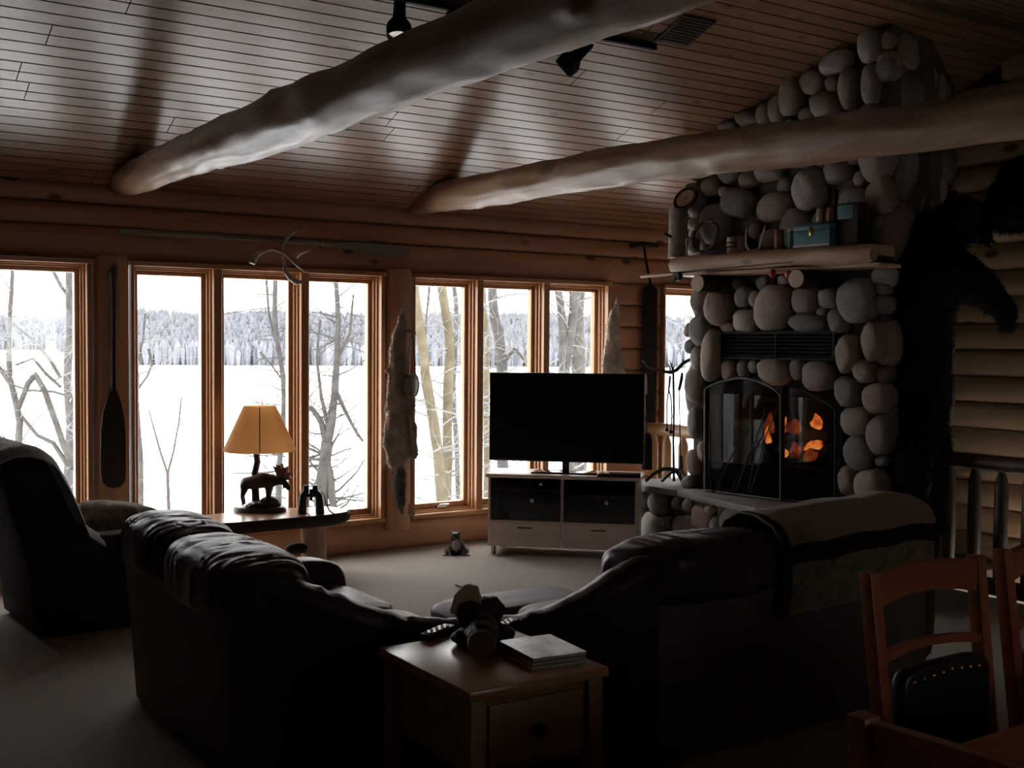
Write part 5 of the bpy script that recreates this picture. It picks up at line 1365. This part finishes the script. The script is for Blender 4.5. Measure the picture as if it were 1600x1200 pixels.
build(MB().ell(BR(1548, 379, -.135), (.03, .03, .022), 10, 8), 'nose', M_GLOSSB, bo, world=True)
build(MB().box(-.3, .3, -.03, .03, -.06, .0, Matrix.Translation(BR(1440, 812, .05)) @ rotz(math.atan2(T2.y, T2.x))), 'ledge', M_DARKW, bear, world=True, bevel=.006)
tro = thing('trophy_head', 'dark shaggy animal trophy beyond the bear on log wall', 'animal mount', BR(1600, 320, .8))
def TR(u, v, dz=0.0): return atD(u, v, 8.35 + dz)
k9 = 8.35 / FPX
mb = MB()
mb.chain([(TR(1563, 338, -.35), 17 * k9), (TR(1572, 334, -.25), 26 * k9), (TR(1590, 316, -.1), 46 * k9), (TR(1614, 300, -.1), 60 * k9), (TR(1628, 304, -.12), 56 * k9)])
for e_ in (-1, 1): mb.chain([(TR(1592, 285, -.1 + .14 * e_), 12 * k9), (TR(1584, 268, -.12 + .2 * e_), 11 * k9), (TR(1578, 256, -.12 + .24 * e_), 4 * k9)])
mb.chain([(TR(1562, 348, -.35), 12 * k9), (TR(1568, 356, -.3), 9 * k9)])
to = blob(mb, 'head', M_MOOSE, tro, world=True, voxel=.02, it=3, disp=lambda p, n: .012 * noise.noise(p * 12))
fur(to, M_MOOSE, 6000, .05, .002, .8, 12)

# ================================================================== OUTSIDE
def gz(x, y): 
    t = min(1, max(0, (y - 8.6) / 34)); return -2.75 - 2.3 * (t * t * (3 - 2 * t))
field = struct('snow_ground')
def gfn(a, c):
    x = -60 + 190 * a; y = 8.58 + 70 * c ** 1.5
    return V((x, y, gz(x, y) + .12 * noise.noise(V((x * .2, y * .2, 0))) * min(1, (y - 8.6) / 3)))
build(MB().grid(gfn, 90, 50), 'slope', M_SNOW, field, angle=80)
build(MB().add([(-3000, 50, -5.2), (4000, 50, -5.2), (4000, 4000, -5.2), (-3000, 4000, -5.2)], [(0, 1, 2, 3)]), 'frozen_lake', M_SNOW, field, smooth=False)
build(MB().add([(-3000, -60, -5.3), (4000, -60, -5.3), (4000, 52, -5.3), (-3000, 52, -5.3)], [(0, 1, 2, 3)]), 'low_ground', M_SNOW, field, smooth=False)

def shore(azd):
    if azd < 11.2: return 900, 24
    t = min(1, (azd - 11.2) / 1.5); return 900 + (345 - 900) * t, 24 + (15 - 24) * t
hill = struct('far_hill')
def hfn(a, c):
    azd = -25 + 110 * a; r, h = shore(azd)
    rr = r + c * r * .22; az = math.radians(azd)
    z = -5.4 + h * .75 * math.sin(c * math.pi * .5) * (1 + .25 * noise.noise(V((azd * .25, 0, 0))))
    return V((rr * math.sin(az), rr * math.cos(az), z))
build(MB().grid(hfn, 160, 10), 'slope', M_FOREST, hill, angle=80)
mb = MB(); FR = random.Random(21)
for k in range(26000):
    a, c = FR.random(), FR.random() ** 1.4
    p = hfn(a, c); azd = -25 + 110 * a; r, h = shore(azd)
    hh = h * FR.uniform(.34, .52); w = hh * FR.uniform(.10, .20)
    an = FR.random() * 6.28
    vs = [p + V((w * .35 * math.cos(an + i * 2.09), w * .35 * math.sin(an + i * 2.09), -1)) for i in range(3)] + [p + V((w * math.cos(an + i * 2.09), w * math.sin(an + i * 2.09), hh * .72)) for i in range(3)] + [p + V((FR.uniform(-1, 1) * w * .4, FR.uniform(-1, 1) * w * .4, hh))]
    mb.add(vs, [(0, 1, 4, 3), (1, 2, 5, 4), (2, 0, 3, 5), (3, 4, 6), (4, 5, 6), (5, 3, 6)])
o = build(mb, 'far_forest', M_FOREST, None, smooth=False); tag(o, 'hazy bare forest along the far lake shore', 'forest'); o['kind'] = 'stuff'

TRR = random.Random(33)
def twigs(mb, P, R0, R_, lvl, n, spread=1.0, L0=1.0):
    """side shoots off the polyline P"""
    for _ in range(n):
        t = R_.uniform(.12, .98) * (len(P) - 1); i = min(int(t), len(P) - 2); p = P[i].lerp(P[i + 1], t - i)
        ax_ = (P[i + 1] - P[i]).normalized()
        d = V((R_.uniform(-1, 1), R_.uniform(-1, 1), R_.uniform(-.25, .9))); d = (d - ax_ * d.dot(ax_) * .6).normalized()
        L = L0 * R_.uniform(.45, 1.1) * spread
        Q = [p]; dd = d.copy()
        for k in range(4):
            dd = (dd + V((R_.uniform(-.4, .4), R_.uniform(-.4, .4), R_.uniform(-.25, .4)))).normalized(); Q.append(Q[-1] + dd * (L / 4))
        r = R0 * R_.uniform(.3, .5)
        mb.tube(Q, [r, r * .8, r * .6, r * .4, r * .15], 4, cap=False)
        if lvl > 1: twigs(mb, Q, r * .8, R_, lvl - 1, 3, spread, L0 * .55)
def tree(name, lab, zc, trunks, mat, nb, seed, L0=1.2, tw=M_TWIG, lvl=2):
    R_ = random.Random(seed)
    base_p = None; polys = []
    for px, w0, w1 in trunks:
        P = [atD(u, v, zc + (.25 * j if False else 0)) for j, (u, v) in enumerate(px)]
        polys.append([P, w0 * zc / FPX / 2, w1 * zc / FPX / 2])
    P = polys[0][0]
    foot = P[-1].copy(); foot.z = gz(foot.x, foot.y) - .1
    if foot.z < P[-1].z - .05: P.append(foot)
    t = thing(name, lab, 'tree', (foot.x, foot.y, foot.z + .1))
    sp = MB()
    for k, (P, r0, r1) in enumerate(polys):
        # resample so that the bark gets some wobble
        Q = []; rad_ = []
        for i in range(len(P) - 1):
            for j in range(4): Q.append(P[i].lerp(P[i + 1], j / 4))
        Q.append(P[-1]); n_ = len(Q)
        Q = [q_ + V((noise.noise(q_ * .9 + V((seed, 0, 0))), noise.noise(q_ * .9 + V((0, seed, 0))), 0)) * (.05 * L0) for q_ in Q]
        rad_ = [r1 + (r0 - r1) * i / (n_ - 1) for i in range(n_)]
        build(MB().tube(Q, rad_, 9, wob=.25, seed=seed + k), 'trunk' if k == 0 else 'limb', mat, t, world=True, angle=80)
        twigs(sp, Q, max(r0, r1) * .45, R_, lvl, max(3, int(nb * (1 if k == 0 else .6))), 1.0, L0)
    o = build(sp, 'twigs', tw, t, world=True, smooth=False); o['kind'] = 'stuff'
    return t
tree('bare_tree', 'pale straight trunk outside the recliner window', 17, [([(113, 250), (112, 420), (110, 560), (109, 700), (107, 850)], 16, 12), ([(112, 470), (96, 445), (84, 420), (78, 390)], 7, 4)], M_BARKT, 14, 1)
tree('bare_tree', 'crooked spreading tree beyond the recliner', 13, [([(20, 250), (18, 430), (14, 520), (12, 590), (28, 660), (26, 740), (10, 860)], 15, 4), ([(28, 650), (12, 600), (0, 580), (-20, 560)], 9, 4), ([(24, 640), (40, 600), (52, 585), (66, 610), (84, 660), (98, 700), (112, 730)], 10, 8),
     ([(30, 650), (55, 680), (80, 692), (96, 715), (110, 735)], 8, 5), ([(22, 570), (50, 560), (70, 585), (92, 605)], 5, 3), ([(20, 505), (50, 530), (75, 560), (92, 590)], 6, 4), ([(14, 600), (40, 610), (80, 612), (115, 622)], 4, 3)], M_BARKT, 16, 2)
tree('bare_tree', 'slim grey tree outside next to the canoe paddle post', 15, [([(213, 470), (212, 540), (214, 620), (217, 700), (219, 790), (220, 860)], 13, 6), ([(214, 610), (228, 590), (236, 570), (232, 545)], 5, 3), ([(215, 570), (224, 530), (228, 490)], 4, 2)], M_BARKT, 22, 3)
tree('sapling', 'thin forked sapling standing in the snow behind the lamp', 14, [([(263, 738), (263, 780), (264, 860)], 6, 5), ([(263, 740), (252, 705), (243, 672), (234, 640)], 2, 4), ([(263, 740), (273, 705), (281, 660), (284, 620)], 2, 4)], M_BARKT, 8, 4, L0=.5, tw=M_BARKT)
tree('bare_tree', 'slender twiggy tree rising behind the lamp shade', 16, [([(428, 300), (430, 440), (434, 540), (438, 620), (440, 700), (436, 800), (434, 860)], 11, 7), ([(436, 560), (424, 500), (416, 440), (410, 400)], 5, 3), ([(438, 600), (420, 570), (405, 550)], 4, 2)], M_BARKT, 42, 5, L0=1.3, tw=M_BARKT)
tree('bare_tree', 'stout forked tree outside behind the binoculars', 15, [([(512, 690), (510, 720), (505, 770), (503, 860)], 24, 18), ([(512, 700), (500, 660), (486, 640), (470, 630)], 6, 12), ([(512, 696), (518, 650), (524, 580), (528, 500), (524, 430), (530, 380)], 5, 14), ([(508, 700), (519, 740), (524, 790), (526, 860)], 13, 13), ([(522, 610), (538, 640), (556, 670), (570, 690)], 4, 7), ([(526, 560), (545, 520), (552, 460)], 3, 6), ([(514, 680), (500, 620), (496, 560), (500, 500)], 3, 7)], M_BARKT, 30, 6, L0=1.3, tw=M_BARKT)
tree('lichen_tree', 'leaning yellow lichen trunk outside beside the coyote pelt', 15, [([(646, 380), (655, 480), (667, 560), (675, 640), (682, 720), (688, 800), (690, 880)], 19, 15)], M_LICHEN, 38, 7, L0=1.5)
tree('lichen_tree', 'upright yellow lichen trunk outside left of the television', 15.5, [([(682, 360), (690, 440), (697, 520), (700, 620), (698, 720), (702, 800), (705, 880)], 17, 14)], M_LICHEN, 38, 8, L0=1.5)
tree('bare_tree', 'thin grey trunk behind the twin lichen trunks', 19, [([(706, 400), (711, 500), (709, 600), (714, 700), (716, 800), (716, 880)], 9, 7), ([(676, 380), (668, 470), (660, 560)], 3, 5)], M_BARKT, 40, 9, L0=1.6)
tree('bare_tree', 'rough curved trunk outside above the television', 17, [([(764, 340), (767, 440), (771, 500), (780, 560), (785, 620), (785, 700), (786, 880)], 20, 15), ([(782, 570), (800, 545), (815, 560), (830, 580)], 4, 6)], M_BARKT, 26, 10, L0=1.4)
tree('lichen_tree', 'narrow lichen trunk beside the middle mullion above television', 18, [([(750, 360), (755, 460), (758, 560), (760, 680), (761, 880)], 12, 9)], M_LICHEN, 16, 11)
tree('bare_tree', 'wide forked trunk outside over the television corner', 16, [([(883, 575), (884, 640), (885, 740), (886, 880)], 20, 17), ([(883, 585), (874, 510), (867, 440), (862, 360)], 11, 13), ([(884, 585), (890, 500), (893, 440), (898, 360)], 11, 14)], M_BARKT, 24, 12, L0=1.3)
tree('bare_tree', 'thick grey trunk outside next to the pale pelt', 17, [([(905, 340), (907, 440), (906, 520), (902, 600), (903, 700), (903, 880)], 24, 21)], M_BARKT, 18, 13, L0=1.3)
tree('bare_tree', 'faint slim tree beyond the stair window', 24, [([(1072, 420), (1074, 520), (1072, 620), (1073, 760)], 8, 6)], M_TWIG, 24, 14, L0=1.6)
